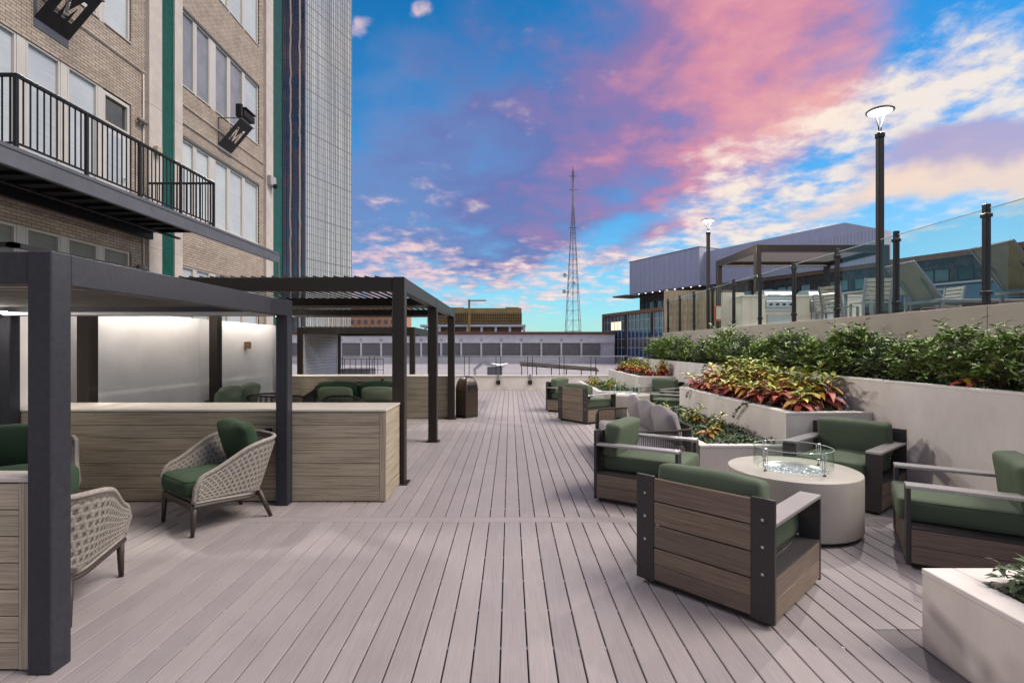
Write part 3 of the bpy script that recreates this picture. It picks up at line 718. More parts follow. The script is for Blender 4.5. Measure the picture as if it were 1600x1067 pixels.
# lamps on the terrace
def post_lamp(x, y, label):
    t = thing('post_lamp', label, 'lamp post', (x, y, 1.98), 0, 'lit post lamps on the raised terrace')
    MB().box(-.040, .040, -.040, .040, 0, 2.66, .008).build('pole', ALU_BROWN, t)
    MB().box(-.048, .048, -.048, .048, 2.66, 2.74, .01).build('collar', STEELB, t)
    for s in (-1, 1): MB().tube([(s*.012, 0, 2.74), (s*.02, 0, 2.83), (s*.055, 0, 2.96), (s*.085, 0, 3.03)], .009, 6).build('arm', STEELB, t, True)
    MB().lathe([(0, 3.07), (.16, 3.066), (.178, 3.052), (.178, 3.040), (.15, 3.035)], 32).build('lamp_disc', SLATE, t, True)
    MB().lathe([(0, 3.031), (.148, 3.031), (.150, 3.036)], 32).build('diffuser', EM_LAMP, t, True)
    ld = bpy.data.lights.new('lamp_light', 'POINT'); ld.shadow_soft_size = .02; ld.energy = 300; ld.color = (1, .93, .84)
    lo = bpy.data.objects.new('lamp_light', ld); COL.objects.link(lo); lo.parent = t; lo.location = (0, 0, 3.015)
    return t
post_lamp(5.32, 7.42, 'tall lit post lamp nearest the camera on the raised terrace')
post_lamp(5.32, 13.85, 'distant lit post lamp on the raised terrace')

# ================================================================== furniture
def rz_of(fx, fy): return math.atan2(-fx, fy)      # turns local +Y to the facing direction
def club_chair(seed):
    t = thing('club_armchair', '', 'armchair')
    P = lambda n, x0, x1, y0, y1, z0, z1, m, b=.003, par=t: span(n, x0, x1, y0, y1, z0, z1, m, par, b)
    P('plinth', -.42, .42, -.40, .40, 0, .045, BLACK)
    for s in (-1, 1):
        a, b_ = sorted((s*.325, s*.46))
        p = P('back_post', a, b_, -.44, -.412, .03, .755, FRAME, .002)
        for z in (.31, .47, .63):
            piece('screw', (.016, .006, .016), SCREW, p, (0, -.016, z-.3925), b=.0025)
        P('arm_post', a, b_, .412, .44, .03, .592, FRAME, .002)
        P('arm', a, b_, -.412, .44, .593, .617, ARMTOP, .003)
        for zc in (.108, .235): piece('side_board', (.822, .023, .124), WALNUT, t, (s*.4465, 0, zc), (0, 0, R(90)))
        P('side_rail', min(s*.325, s*.46), max(s*.325, s*.46), -.411, .411, .300, .312, FRAME, .002)
    for z0, z1 in ((.046, .150), (.152, .262), (.270, .422), (.430, .582), (.590, .742)): P('back_slat', -.324, .324, -.438, -.414, z0, z1, WALNUT)
    P('front_board', -.324, .324, .412, .436, .046, .300, WALNUT)
    P('seat_tray', -.322, .322, -.41, .41, .300, .312, FRAME)
    P('back_brace', -.30, -.27, -.413, -.39, .05, .74, FRAME); P('back_brace', .27, .30, -.413, -.39, .05, .74, FRAME)
    cushion('seat_cushion', .645, .86, .165, .032, GREEN, t, (0, .04, .397), puff=.010, seed=seed, wr=.007, piping=True)
    cushion('back_cushion', .70, .165, .36, .036, GREEN, t, (0, -.29, .640), (R(-8), 0, 0), puff=.010, seed=seed+1, wr=.006)
    return t
cc = club_chair(1)
G1 = 'slatted club armchairs round the two fire tables'
chairs = [(1.53, 3.62, .72, .69, 'club armchair nearest the camera, its slatted brown back turned to us'),
          (1.51, 5.66, .85, -.53, 'club armchair left of the near fire table beside the walkway, facing right'),
          (3.645, 5.634, -.77, -.636, 'club armchair behind the near fire table against the planter corner, facing us'),
          (3.565, 4.0, -.85, .525, 'club armchair at the right edge of the photo, cut by the frame'),
          (1.705, 11.47, .81, .59, 'distant club armchair with slatted back before the far fire table'),
          (1.52, 13.2, .85, -.53, 'farthest left club armchair, half hidden behind another chair'),
          (3.75, 13.02, -.77, -.636, 'distant club armchair facing us at the far fire table'),
          (3.66, 11.4, -.85, .525, 'distant club armchair right of the far fire table beside the raised planter')]
for i, (x, y, fx, fy, lab) in enumerate(chairs):
    o = cc if i == 0 else copy_tree(cc)
    o.location = (x, y, 0); o.rotation_euler.z = rz_of(fx, fy); o['label'] = lab; o['group'] = G1
    for c_ in o.children:
        if 'cushion' in c_.name and i: c_.rotation_euler.z += R(random.uniform(-2.2, 2.2)); c_.rotation_euler.x += R(random.uniform(-1.5, 1.5))*('back' in c_.name); c_.location.x += random.uniform(-.008, .008)

BEAD = mat('fire_glass', (.85, .88, .90), (.50, .52, .55), ns=40, rough=.08, spec=1.0)
def fire_table():
    t = thing('fire_table', '', 'fire table')
    MB().lathe([(0, 0), (.50, 0), (.50, .035), (.0, .035)], 48).build('plinth', BLACK, t)
    MB().lathe([(0, .035), (.538, .035), (.548, .045), (.55, .06), (.55, .515), (.547, .526), (.538, .53), (.285, .53), (.282, .527), (.282, .49)], 96).build('body', TABLE, t, True).data.set_sharp_from_angle(angle=R(30))
    MB().lathe([(.281, .531), (.272, .533), (.268, .528), (.262, .495), (0, .485)], 64).build('burner_pan', mat('pan_white_steel', (.70, .70, .68), rough=.35, metal=.4), t, True)
    bm = MB(); rnd = random.Random(3)
    for i in range(620):
        a = rnd.random()*6.283; r = .255*math.sqrt(rnd.random()); s = rnd.uniform(.006, .014)
        c = Vector((r*math.cos(a), r*math.sin(a), .492+.012*(1-r/.26)+rnd.random()*.010)); q = Matrix.Rotation(rnd.random()*6, 3, Vector((rnd.random(), rnd.random(), rnd.random()+.1)).normalized())
        vs = [c+q@Vector(v)*s for v in ((1, 0, 0), (-1, 0, 0), (0, 1, 0), (0, -1, 0), (0, 0, .8), (0, 0, -.8))]
        bm.addm(vs, [(0, 2, 4), (2, 1, 4), (1, 3, 4), (3, 0, 4), (2, 0, 5), (1, 2, 5), (3, 1, 5), (0, 3, 5)])
    bm.build('fire_glass', BEAD, t, kind='stuff')
    gp = MB().lathe([(.328, .56), (.328, .725), (.322, .725), (.322, .56), (.328, .56)], 20, a0=R(4), a1=R(86))
    gm = mk('guard_panel', gp.v, gp.f, GLASSG, True); gm.set_sharp_from_angle(angle=R(30))
    cl_ = MB().tube([(.325, 0, .532), (.325, 0, .735)], .0045, 8).box(.306, .344, -.010, .010, .715, .735, .003).box(.306, .344, -.008, .008, .575, .592, .003).tube([(.325, 0, .531), (.325, 0, .548)], .011, 10)
    cm_ = mk('guard_clip', cl_.v, cl_.f, METAL)
    ft = MB().tube([(.325, 0, .5305), (.325, 0, .541)], .0125, 10); fm = mk('clip_foot', ft.v, ft.f, BLACK)
    ge = MB().tube([(.325*math.cos(R(a)), .325*math.sin(R(a)), .727) for a in range(4, 87, 4)], .0035, 5).tube([(.325*math.cos(R(4)), .325*math.sin(R(4)), .56), (.325*math.cos(R(4)), .325*math.sin(R(4)), .727)], .003, 5).tube([(.325*math.cos(R(86)), .325*math.sin(R(86)), .56), (.325*math.cos(R(86)), .325*math.sin(R(86)), .727)], .003, 5)
    gem = mk('polished_edge', ge.v, ge.f, GEDGE, True)
    for i in range(4):
        link('polished_edge', gem, link('guard_panel', gm, t, rot=(0, 0, R(90*i+20))))
        link('clip_foot', fm, link('guard_clip', cm_, t, rot=(0, 0, R(90*i+20))))
    return t
f1 = fire_table(); f1.location = (2.60, 4.75, 0); f1['label'] = 'round concrete fire table with glass guard nearest the camera'; f1['group'] = 'round fire tables'
f2 = copy_tree(f1); f2.location = (2.76, 12.15, 0); f2['label'] = 'distant round concrete fire table with glass guard near the end of the deck'

# ---- woven lounge chair
def shell_path(s, w=.345, front=.33, back=-.38, cr=.27):
    """U-shaped plan: s from 0 (right front) round the back to 1 (left front); returns x, y, nx, ny"""
    straight = front-(back+cr); arc = math.pi/2*cr; mid = 2*(w-cr); L = 2*straight+2*arc+mid; dd = s*L
    if dd < straight: return w, front-dd, 1, 0
    dd -= straight
    if dd < arc:
        a = dd/cr; return w-cr+cr*math.cos(a), back+cr-cr*math.sin(a), math.cos(a), -math.sin(a)
    dd -= arc
    if dd < mid: return w-cr-dd, back, 0, -1
    dd -= mid
    if dd < arc:
        a = math.pi/2+dd/cr; return -w+cr+cr*math.cos(a), back+cr-cr*math.sin(a), math.cos(a), -math.sin(a)
    dd -= arc
    return -w, back+cr+dd, -1, 0
def shell(s, t_, off=0):
    x, y, nx, ny = shell_path(s)
    c = abs(2*s-1); e = 1-c                                   # c: 1 at the arm fronts, 0 at the back centre
    k = max(0, min(1, e/.62)); k = k*k*(3-2*k)
    top = .515+.245*k
    fr = max(0, 1-e/.10); top -= .09*fr**3                     # arm fronts roll down
    bot = .30-.035*k
    z = bot+(top-bot)*t_
    flare = .10*t_*(.35+.65*k) + off
    # the lower shell is drawn in under the seat
    lean = -.05*(1-t_)*k
    return Vector((x+nx*(flare+lean), y+ny*(flare+lean*1.0), z))
def woven_chair(seed):
    t = thing('woven_lounge_chair', '', 'lounge chair')
    NS, NT = 60, 10; vs = []; fs = []
    for off in (.012, -.012):
        for i in range(NS+1):
            for j in range(NT+1): vs.append(shell(i/NS, j/NT, off))
    A = (NS+1)*(NT+1)
    for b in (0, A):
        for i in range(NS):
            for j in range(NT): q = (b+i*(NT+1)+j, b+(i+1)*(NT+1)+j, b+(i+1)*(NT+1)+j+1, b+i*(NT+1)+j+1); fs.append(q if b else q[::-1])
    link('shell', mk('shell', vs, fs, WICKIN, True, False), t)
    # strands: three leaf-shaped loops to every cell of a triangular lattice, on both faces
    wv = MB(); Ls = 2.05; Lt = .36; du = .046; dv = .040
    for face in (1, -1):
        nu = int(Ls/du); nv_ = int(Lt/dv)
        for i in range(nu+1):
            for j in range(nv_+1):
                for k, ang in enumerate((90, 30, -30)):
                    cu = (i+.5*(j % 2)+.25)*du + (.25*du if k == 1 else (-.25*du if k == 2 else 0)); cv = (j+.35)*dv + (.0 if k == 0 else .5*dv)
                    a = R(ang); ll = .0300; ww = .0142
                    if k == 0: ll = .026
                    pts = []
                    for (p, q, h) in ((-1, 0, 0), (-.45, .85, .35), (.45, .85, .35), (1, 0, 0), (.45, -.85, .35), (-.45, -.85, .35), (-.35, 0, 1), (.35, 0, 1)):
                        uu = cu+(p*ll)*math.cos(a)-(q*ww)*math.sin(a); vv = cv+(p*ll)*math.sin(a)+(q*ww)*math.cos(a)
                        pts.append((uu/Ls, vv/Lt, h))
                    if any(p[0] < .002 or p[0] > .998 or p[1] < .0 or p[1] > 1.0 for p in pts): continue
                    P3 = [shell(p[0], p[1], face*(.0125+.0085*p[2])) for p in pts]
                    wv.addm(P3, [(0, 1, 6), (1, 2, 7, 6), (2, 3, 7), (3, 4, 7), (4, 5, 6, 7), (5, 0, 6)])
    o = wv.build('weave', WICK, t, True, kind='stuff', recalc=False)
    rim = [shell(0, v/5*.98, 0) for v in range(5)] + [shell(i/50, 1, 0)+Vector((0, 0, .004)) for i in range(51)] + [shell(1, (4-v)/5*.98, 0) for v in range(5)]
    for dn in (.0,):
        MB().tube(rim, .019, 8).build('rim', WICK, t, True)
    base = [shell(i/40, 0, .002)+Vector((0, 0, -.004)) for i in range(41)]
    MB().tube(base, .016, 8).build('lower_rim', WICK, t, True)
    fr = MB()
    fr.tube([b+Vector((0, 0, -.03)) for b in base], .02, 8); fr.box(-.335, .335, .305, .345, .235, .285, .006)
    fr.build('base_frame', DARKWOOD, t, True).data.set_sharp_from_angle(angle=R(35))
    def leg(x, y, x2, y2):
        lm = MB(); lm.tube([(x, y, .27), ((x+x2)/2, (y+y2)/2, .135), (x2, y2, 0)], [.027, .022, .017], 8).build('leg', DARKWOOD, t, True)
    leg(.33, .32, .33, .335); leg(-.33, .32, -.33, .335); leg(.27, -.27, .31, -.37); leg(-.27, -.27, -.31, -.37)
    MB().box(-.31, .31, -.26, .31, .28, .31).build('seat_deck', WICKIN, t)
    cushion('seat_cushion', .585, .60, .16, .05, GREEN2, t, (0, .07, .405), puff=.02, seed=seed, wr=.006, piping=True)
    cushion('back_pillow', .54, .19, .45, .045, GREEN2, t, (0, -.215, .705), (R(-16), 0, 0), puff=.02, seed=seed+4, wr=.016, corner=.40, piping=False)
    return t
wc = woven_chair(5)
GW = 'woven lounge chairs with green cushions'
for i, (x, y, fx, fy, lab) in enumerate([(-2.80, 4.92, -.61, -.79, 'whole woven lounge chair with green pillow in front of the long half wall'),
        (-3.00, 3.28, -.31, .95, 'woven lounge chair seen from behind beside the nearest post'),
        (-4.42, 4.62, .75, -.66, 'woven lounge chair mostly hidden behind the nearest post at the left edge')]):
    o = wc if i == 0 else copy_tree(wc); o.location = (x, y, 0); o.rotation_euler.z = rz_of(fx, fy); o['label'] = lab; o['group'] = GW

# ---- rope seats
def rope_band(mb_f, mb_r, pts, z0, ztop, step=.03, r=.005):
    """frame tube on top, ropes hanging down to a lower tube"""
    P = [Vector(p) for p in pts]; d = [0]
    for a, b in zip(P[:-1], P[1:]): d.append(d[-1]+(b-a).length)
    mb_f.tube(P, .016, 8); low = [Vector((p.x, p.y, z0)) for p in P]; mb_f.tube(low, .014, 8)
    n = int(d[-1]/step)
    for k in range(n+1):
        s = d[-1]*k/n
        for i in range(len(P)-1):
            if d[i] <= s <= d[i+1]+1e-6:
                f = (s-d[i])/max(1e-6, d[i+1]-d[i]); p = P[i].lerp(P[i+1], f); mb_r.tube([(p.x, p.y, p.z), (p.x, p.y, z0)], r, 4, cap=False); break
def rope_seat(name, label, cat, W, D, Hh, fab, npil, group=None, arm=.62, sofa=False, pm=None):
    t = thing(name, label, cat); f = MB(); r = MB()
    if group: t['group'] = group
    pts = []
    cr = .16
    pts.append((W/2, D/2, .30)); pts.append((W/2, D/2-.01, arm-.10)); pts.append((W/2, D/2-.05, arm-.02)); pts.append((W/2, D/2-.12, arm))
    pts.append((W/2, -D/2+cr+.1, arm+(Hh-arm)*.3))
    for k in range(5):
        a = R(90*k/4); pts.append((W/2-cr+cr*math.cos(a), -D/2+cr-cr*math.sin(a), arm+(Hh-arm)*(.6+.4*k/4)))
    pts += [(-x, y, z) for x, y, z in reversed(pts)]
    rope_band(f, r, pts, .27, Hh, .020 if not sofa else .022)
    for s in (-1, 1):
        for y in (D/2-.02, -D/2+.14): f.tube([(s*(W/2-.01 if y > 0 else W/2-.05), y, .28), (s*(W/2-.01 if y > 0 else W/2-.05), y, 0)], .014, 8)
    f.box(-W/2+.02, W/2-.02, -D/2+.05, D/2-.02, .25, .28)
    f.build('frame', STEELB if not sofa else ROPE, t, True).data.set_sharp_from_angle(angle=R(40)); r.build('rope_weave', ROPE, t, True, kind='stuff')
    for k in range(npil):
        w = (W-.14)/npil; x = -W/2+.07+w*(k+.5)
        cushion('seat_cushion', w-.01, D-.12, .16, .045, fab, t, (x, .03, .365), puff=.015, seed=k)
        cushion('back_cushion', w-.02, .17, .42, .07, pm or fab, t, (x, -D/2+.22, .64), (R(-14), 0, R(random.uniform(-3, 3))), puff=.04, seed=k+3, wr=.012, corner=.3)
    return t
def place(o, x, y, fx, fy): o.location = (x, y, 0); o.rotation_euler.z = rz_of(fx, fy); return o
place(rope_seat('rope_sofa', 'brown rope sofa with three grey pillows beside the low planter', 'sofa', 2.35, .80, .66, GREYF, 3, sofa=True), 1.82, 7.35, -1, 0)
G2 = 'dark rope armchairs behind the half wall'
rc = rope_seat('rope_armchair', 'dark rope armchair back above the half wall, left of the sage pillows', 'armchair', .62, .66, .80, SAGE, 1, G2)
for ch in [c for c in rc.children if c.name.startswith('back_cushion')]: bpy.data.objects.remove(ch)
place(rc, -3.72, 9.15, .1, 1)
for (x, y, fx, fy, lab) in ((-2.92, 9.15, -.05, 1, 'dark rope armchair back above the half wall, nearest the tall post'),
                            (-4.52, 9.6, -.3, .9, 'dark rope armchair just left of the near pergola post, above the half wall'),
                            (-4.83, 7.35, .5, .8, 'leftmost dark rope chair, only its top curve above the half wall')):
    o = copy_tree(rc); place(o, x, y, fx, fy); o['label'] = lab
s1 = rope_seat('dark_sofa', 'dark sofa with green pillows against the far half wall', 'sofa', 2.0, .85, .84, GREEN2, 2); place(s1, -3.32, 11.2, 0, -1)
s2 = rope_seat('sage_sofa', 'sage green sofa against the white wall under the tall pergola', 'sofa', 1.6, .8, .70, SAGE, 2); place(s2, -4.88, 9.6, 1, 0)
for ch in s2.children:
    if ch.name.startswith('back_cushion'): ch.location.z = .70
for x, lab in ((-3.70, 'long sage pillow at the left end of the dark sofa'), (-2.78, 'long sage pillow at the right end of the dark sofa')):
    o = cushion('pillow', .70, .16, .30, .06, SAGE, None, (x, 10.93, .62), (R(14), 0, 0), puff=.03, seed=3, corner=.3); tag(o, lab, 'pillow', 'sage pillows on the dark sofa')
# ---- litter bin
tb = thing('litter_bin', 'dark bronze domed litter bin at the far pergola post', 'litter bin', (-1.01, 12.05, 0), R(45))
MB().box(-.18, .18, -.18, .18, 0, .05).build('base', BLACK, tb)
MB().box(-.19, .19, -.19, .19, .05, .60, .012).build('body', BRONZE, tb)
vs = []; fs = []; n = 14; m_ = 12
def sq(a, r):
    c, s = math.cos(a), math.sin(a); k = 1/max(abs(c), abs(s)); rr = r*(k*.82+.18*1.12); return rr*c, rr*s
for j in range(m_+1):
    ph = math.pi/2*j/m_; r = .195*math.cos(ph)**.8 if j < m_ else 0.001; z = .605+.36*math.sin(ph)
    for i in range(32): x, y = sq(2*math.pi*i/32, r); vs.append((x, y, z))
for j in range(m_):
    for i in range(32): fs.append((j*32+i, j*32+(i+1) % 32, (j+1)*32+(i+1) % 32, (j+1)*32+i))
link('dome', mk('dome', vs, fs, BRONZE, True), tb)
MB().box(-.13, .13, -.197, -.186, .62, .76, .004).build('flap', STEELB, tb)
MB().box(-.192, .192, -.192, .192, .598, .607, .002).build('band', STEELB, tb)

# ================================================================== plants
def leafgeo(L, W, droop=.5, fold=.25, n=5, tip=1.6):
    vs = []; fs = []
    for i in range(n+1):
        s = i/n; w = W*math.sin(math.pi*min(1, s**.75*.97+.03))**.8*(1 if i not in (0, n) else .06)
        x = L*math.sin(s*droop)/max(droop, 1e-3); z = -L*(1-math.cos(s*droop))/max(droop, 1e-3)
        vs += [(x, -w/2, z+fold*w*.5), (x, 0, z), (x, w/2, z+fold*w*.5)]
    for i in range(n):
        a = i*3
        fs += [(a, a+3, a+4, a+1), (a+1, a+4, a+5, a+2)]
    return vs, fs
def leafmat(name, c1, c2, vein, rough=.35, edge=None, tr=.25):
    """local x runs along the leaf, y across: a pale midrib and blotched colour that belong to the leaf"""
    m = bpy.data.materials.new(name); m.use_nodes = True; t = m.node_tree; q = G(t); b = t.nodes['Principled BSDF']
    oc = t.nodes.new('ShaderNodeTexCoord').outputs['Object']; x, y, z = q.sep(oc); oi = t.nodes.new('ShaderNodeObjectInfo').outputs['Random']
    nz = q.noise(q.v('ADD', oc, q.v('SCALE', (9.1, 5.3, 3.1), oi)), 22, 4, .6)
    c = q.ramp(nz, [(.38, c1), (.62, c2)])
    ay = q.m('ABSOLUTE', y)
    side = q.m('SINE', q.m('MULTIPLY', q.m('SUBTRACT', x, q.m('MULTIPLY', ay, .8)), 330.0))
    c = q.mix(q.m('MULTIPLY', q.step(side, .55, .95), .45), c, vein)
    c = q.mix(q.m('SUBTRACT', 1.0, q.step(ay, .0015, .005)), c, vein)
    if edge: c = q.mix(q.step(ay, .018, .030), c, edge)
    k = q.m('MULTIPLY_ADD', oi, .5, .75); c = q.mix(1.0, c, q.comb(k, k, k), 'MULTIPLY')
    t.links.new(c, b.inputs[0]); b.inputs['Roughness'].default_value = rough+.12; b.inputs['Specular IOR Level'].default_value = .35
    MATS[name] = m; return m
LM = {'yg': leafmat('croton_yellow_green', (.20, .24, .03), (.42, .40, .06), (.55, .48, .10), edge=(.09, .16, .03)),
      'gr': leafmat('croton_green', (.05, .11, .025), (.12, .20, .04), (.40, .38, .08)),
      'or': leafmat('croton_orange', (.42, .13, .02), (.48, .26, .03), (.55, .36, .06), edge=(.16, .12, .02)),
      'rd': leafmat('croton_red', (.26, .025, .03), (.38, .07, .04), (.50, .16, .10)),
      'bg': leafmat('croton_burgundy', (.055, .012, .018), (.13, .02, .03), (.30, .05, .06)),
      'pk': leafmat('croton_pink', (.50, .07, .09), (.55, .16, .15), (.6, .3, .2))}
def plainleaf(name, c1, c2, rough=.32):
    return mat(name, c1, c2, ns=7, det=3, lo=.3, hi=.7, rough=rough+.18, spec=.3, rnd=.08)
SHRUB = plainleaf('shrub_leaf', (.075, .14, .032), (.24, .33, .085)); SHRUBD = plainleaf('shrub_leaf_grey', (.075, .115, .055), (.21, .27, .14), .25)
COVER = plainleaf('groundcover_leaf', (.030, .055, .022), (.10, .145, .06), .28)
STEM = mat('stem_bark', (.08, .05, .03), (.13, .09, .055), ns=20, rough=.8)
CL_ = {}
for key in LM:
    for v_ in range(3):
        L, W, dr = ((.20, .075, .7), (.17, .085, 1.1), (.23, .065, .95))[v_]
        vs, fs = leafgeo(L, W, dr, .35, 5); CL_[key, v_] = mk('leaf', vs, fs, LM[key], True, False)
def croton(x, y, z0, h, sc_, rnd, label, mood, grp='crotons in the stepped planters'):
    t = thing('croton', label, 'croton plant', (x, y, z0), rnd.random()*6.28, grp)
    ns = rnd.choice((2, 3)); st = MB()
    for k in range(ns):
        a = 2*math.pi*k/ns+rnd.random(); lean = rnd.uniform(.03, .09); hh = h*rnd.uniform(.78, 1.0)
        top = Vector((math.cos(a)*lean*2.2*sc_, math.sin(a)*lean*2.2*sc_, hh)); st.tube([(0, 0, -.05), top*.5+Vector((0, 0, .02)), top], [.009, .007, .004], 5)
        n = int(13+h*18)
        for i in range(n):
            s = (i+.5)/n; base = top*(.22+.78*s); az = i*2.4+rnd.random()*.5; el = R(-18+72*s**1.6+rnd.uniform(-12, 12))
            q = s+rnd.uniform(-.16, .16)
            if mood == 'warm': key = 'bg' if q < .24 else 'rd' if q < .50 else 'or' if q < .70 else 'yg' if q < .93 else 'gr'
            elif mood == 'red': key = 'bg' if q < .34 else 'rd' if q < .58 else 'pk' if q < .66 else 'or' if q < .8 else 'yg'
            else: key = 'gr' if q < .3 else 'or' if q < .42 else 'yg' if q < .85 else 'gr'
            s_ = sc_*rnd.uniform(.75, 1.15)*(1.08-.42*s)
            o = link('leaf', CL_[key, rnd.randrange(3)], t, base, (rnd.uniform(-.25, .25), -el, az)); o.scale = (s_, s_, s_)
    st.build('stem', STEM, t, True)
    return t
rnd = random.Random(11)
# bed 1: raised planter behind the near fire table
bed = []
for row, (X, hh) in enumerate(((3.66, .30), (3.90, .44), (4.14, .56))):
    Y = 6.5+.12*row
    while Y < 10.0:
        bed.append((X+rnd.uniform(-.07, .07), Y+rnd.uniform(-.07, .07), .79, hh*rnd.uniform(.85, 1.12), row)); Y += .34
words = {0: 'front row', 1: 'middle row', 2: 'back row'}; moods = ['red', 'warm', 'green']
for X, Y, z, h, row in bed:
    mood = {0: rnd.choice(('red', 'red', 'warm', 'green')), 1: rnd.choice(('red', 'warm', 'warm')), 2: rnd.choice(('warm', 'warm', 'green', 'green'))}[row]
    croton(X, Y, z, h*1.08, 1.38, rnd, 'croton with red, orange and yellow leaves in the %s of the near raised planter' % words[row], mood, 'near croton bed, %s' % words[row])
for i, (X, Y, h, mood) in enumerate(((2.62, 9.1, .30, 'green'), (2.86, 8.1, .32, 'green'), (2.95, 7.35, .30, 'green'), (2.7, 6.9, .20, 'warm'))):
    croton(X, Y, .40, h, .95, rnd, 'yellow-green croton standing in the low planter, %s from the camera' % ('farthest', 'third', 'second', 'nearest')[i], mood)
for i in range(20):
    X = 3.6+.62*rnd.random(); Y = 13.95+3.6*rnd.random()
    croton(X, Y, .79, .30+.35*(X-3.6), 1.05, rnd, 'small distant croton in the far raised planter', rnd.choice(('warm', 'warm', 'red', 'green')), 'far croton bed')
for i in range(5):
    croton(2.6+.5*rnd.random(), 14.3+i*.6, .40, .26, 1.0, rnd, 'small distant yellow croton in the far low planter', 'green', 'crotons in the far low planter')
# ground cover
def scatter_leaves(mb, rnd, x, y, z, L, W, az, el, droop=.5):
    vs, fs = leafgeo(L, W, droop, .3, 2)
    Mx = Matrix.Translation((x, y, z)) @ Matrix.Rotation(az, 4, 'Z') @ Matrix.Rotation(-el, 4, 'Y') @ Matrix.Rotation(rnd.uniform(-.5, .5), 4, 'X')
    mb.addm([Mx @ Vector(v) for v in vs], fs)
def cover(label, x0, x1, y0, y1, z, n, hh, rnd, L=.055, spill=0):
    mb = MB()
    for i in range(n):
        x = rnd.uniform(x0, x1); y = rnd.uniform(y0, y1); k = noise.noise(Vector((x*2.6, y*2.6, 3)))*.5+.5
        zz = z+hh*k*rnd.random()**.7
        for j in range(3): scatter_leaves(mb, rnd, x+rnd.uniform(-.03, .03), y+rnd.uniform(-.03, .03), zz+rnd.uniform(-.02, .02), L*rnd.uniform(.7, 1.4), L*.48, rnd.random()*6.28, rnd.uniform(-.4, .9), .6)
    o = mb.build('ground_cover', COVER, None, True, recalc=False); tag(o, label, 'ground cover', kind='stuff'); return o
cover('dark glossy ground cover filling the near low planter', 2.42, 3.3, 6.38, 10.1, .38, 2600, .20, rnd)
cover('dark ground cover under the crotons of the near raised planter', 3.47, 4.3, 6.38, 10.1, .78, 2200, .17, rnd)
cover('ground cover in the far low planter', 2.47, 3.35, 13.85, 17.6, .38, 1100, .24, rnd)
cover('ground cover in the far raised planter', 3.52, 4.3, 13.85, 17.6, .78, 900, .18, rnd)
cover('low leafy ground cover along the long upper planter', 4.50, 5.15, 3.4, 17.6, 1.18, 3800, .20, rnd, .065)
cover('leafy sprigs of ground cover growing out of the near right planter', 2.46, 3.2, 1.2, 2.66, .34, 1100, .30, rnd, .07)
# trailing vines over the rims
def vine(label, pts, n):
    t = thing('trailing_vine', label, 'vine', pts[0], 0, 'vines trailing over planter rims'); P = [Vector(p)-Vector(pts[0]) for p in pts]
    MB().tube(P, .003, 5).build('stem', STEM, t, True); mb = MB()
    for i in range(n):
        s = rnd.random()*(len(P)-1); k = int(s); p = P[k].lerp(P[min(k+1, len(P)-1)], s-k)
        scatter_leaves(mb, rnd, p.x-.01, p.y, p.z, .055, .035, rnd.uniform(1.9, 4.4), rnd.uniform(-.8, .3), .5)
    mb.build('foliage', COVER, t, True, recalc=False)
vine('vine spilling down the raised planter wall above the low planter', [(3.46, 7.25, .86), (3.33, 7.3, .85), (3.32, 7.5, .74), (3.315, 7.62, .62)], 46)
vine('short vine hanging over the far corner of the near raised planter', [(3.46, 9.5, .86), (3.33, 9.55, .84), (3.32, 9.65, .72)], 26)
vine('vine hanging from the long upper planter behind the crotons', [(4.5, 11.6, 1.27), (4.38, 11.6, 1.24), (4.37, 11.7, 1.05)], 34)
# shrubs along the terrace wall
def shrub_foliage(rnd, h, r, m, n, L=.10):
    mb = MB(); st = MB()
    for k in range(n):
        a = rnd.random()*6.283; s = rnd.random()**.5; ph = rnd.random()**.8
        rr = r*s*(.55+.6*math.sin(math.pi*min(1, ph*.8+.15))); p = Vector((rr*math.cos(a), rr*math.sin(a), .12+(h-.12)*ph*(1-.25*s)+rnd.uniform(-.03, .05)))
        if noise.noise(p*4.5+Vector((h*9, 0, 0))) < -.22: continue
        if rnd.random() < .16: st.tube([(p.x*.15, p.y*.15, .0), (p.x*.5, p.y*.5, p.z*.45), tuple(p)], [.008, .006, .003], 4)
        nl = rnd.choice((5, 6, 7)); b0 = rnd.random()*6
        for j in range(nl):
            scatter_leaves(mb, rnd, p.x, p.y, p.z, L*rnd.uniform(.75, 1.25), L*.33, b0+j*6.283/nl+rnd.uniform(-.3, .3), rnd.uniform(-.1, 1.0), .55)
    # a few leggy shoots break the outline
    for k in range(5):
        a = rnd.random()*6.283; q = Vector((math.cos(a)*r*rnd.uniform(.2, .9), math.sin(a)*r*rnd.uniform(.2, .9), h*rnd.uniform(.98, 1.18)))
        st.tube([(q.x*.4, q.y*.4, h*.5), tuple(q)], [.005, .003], 4)
        for j in range(9):
            u = .6+.4*j/8; scatter_leaves(mb, rnd, q.x*(.4+.6*u), q.y*(.4+.6*u), h*.5+(q.z-h*.5)*u, L, L*.34, j*2.4, .55, .5)
    return mk('foliage', mb.v, mb.f, m, True, False), mk('stem', st.v, st.f, STEM, True, False)
SV = [shrub_foliage(random.Random(20+i), .62, .34, (SHRUB, SHRUBD, SHRUB)[i % 3], 250) for i in range(4)]
Y = 3.75; i = 0
SH_LAB = 'leafy green shrub in the long upper planter against the terrace wall'
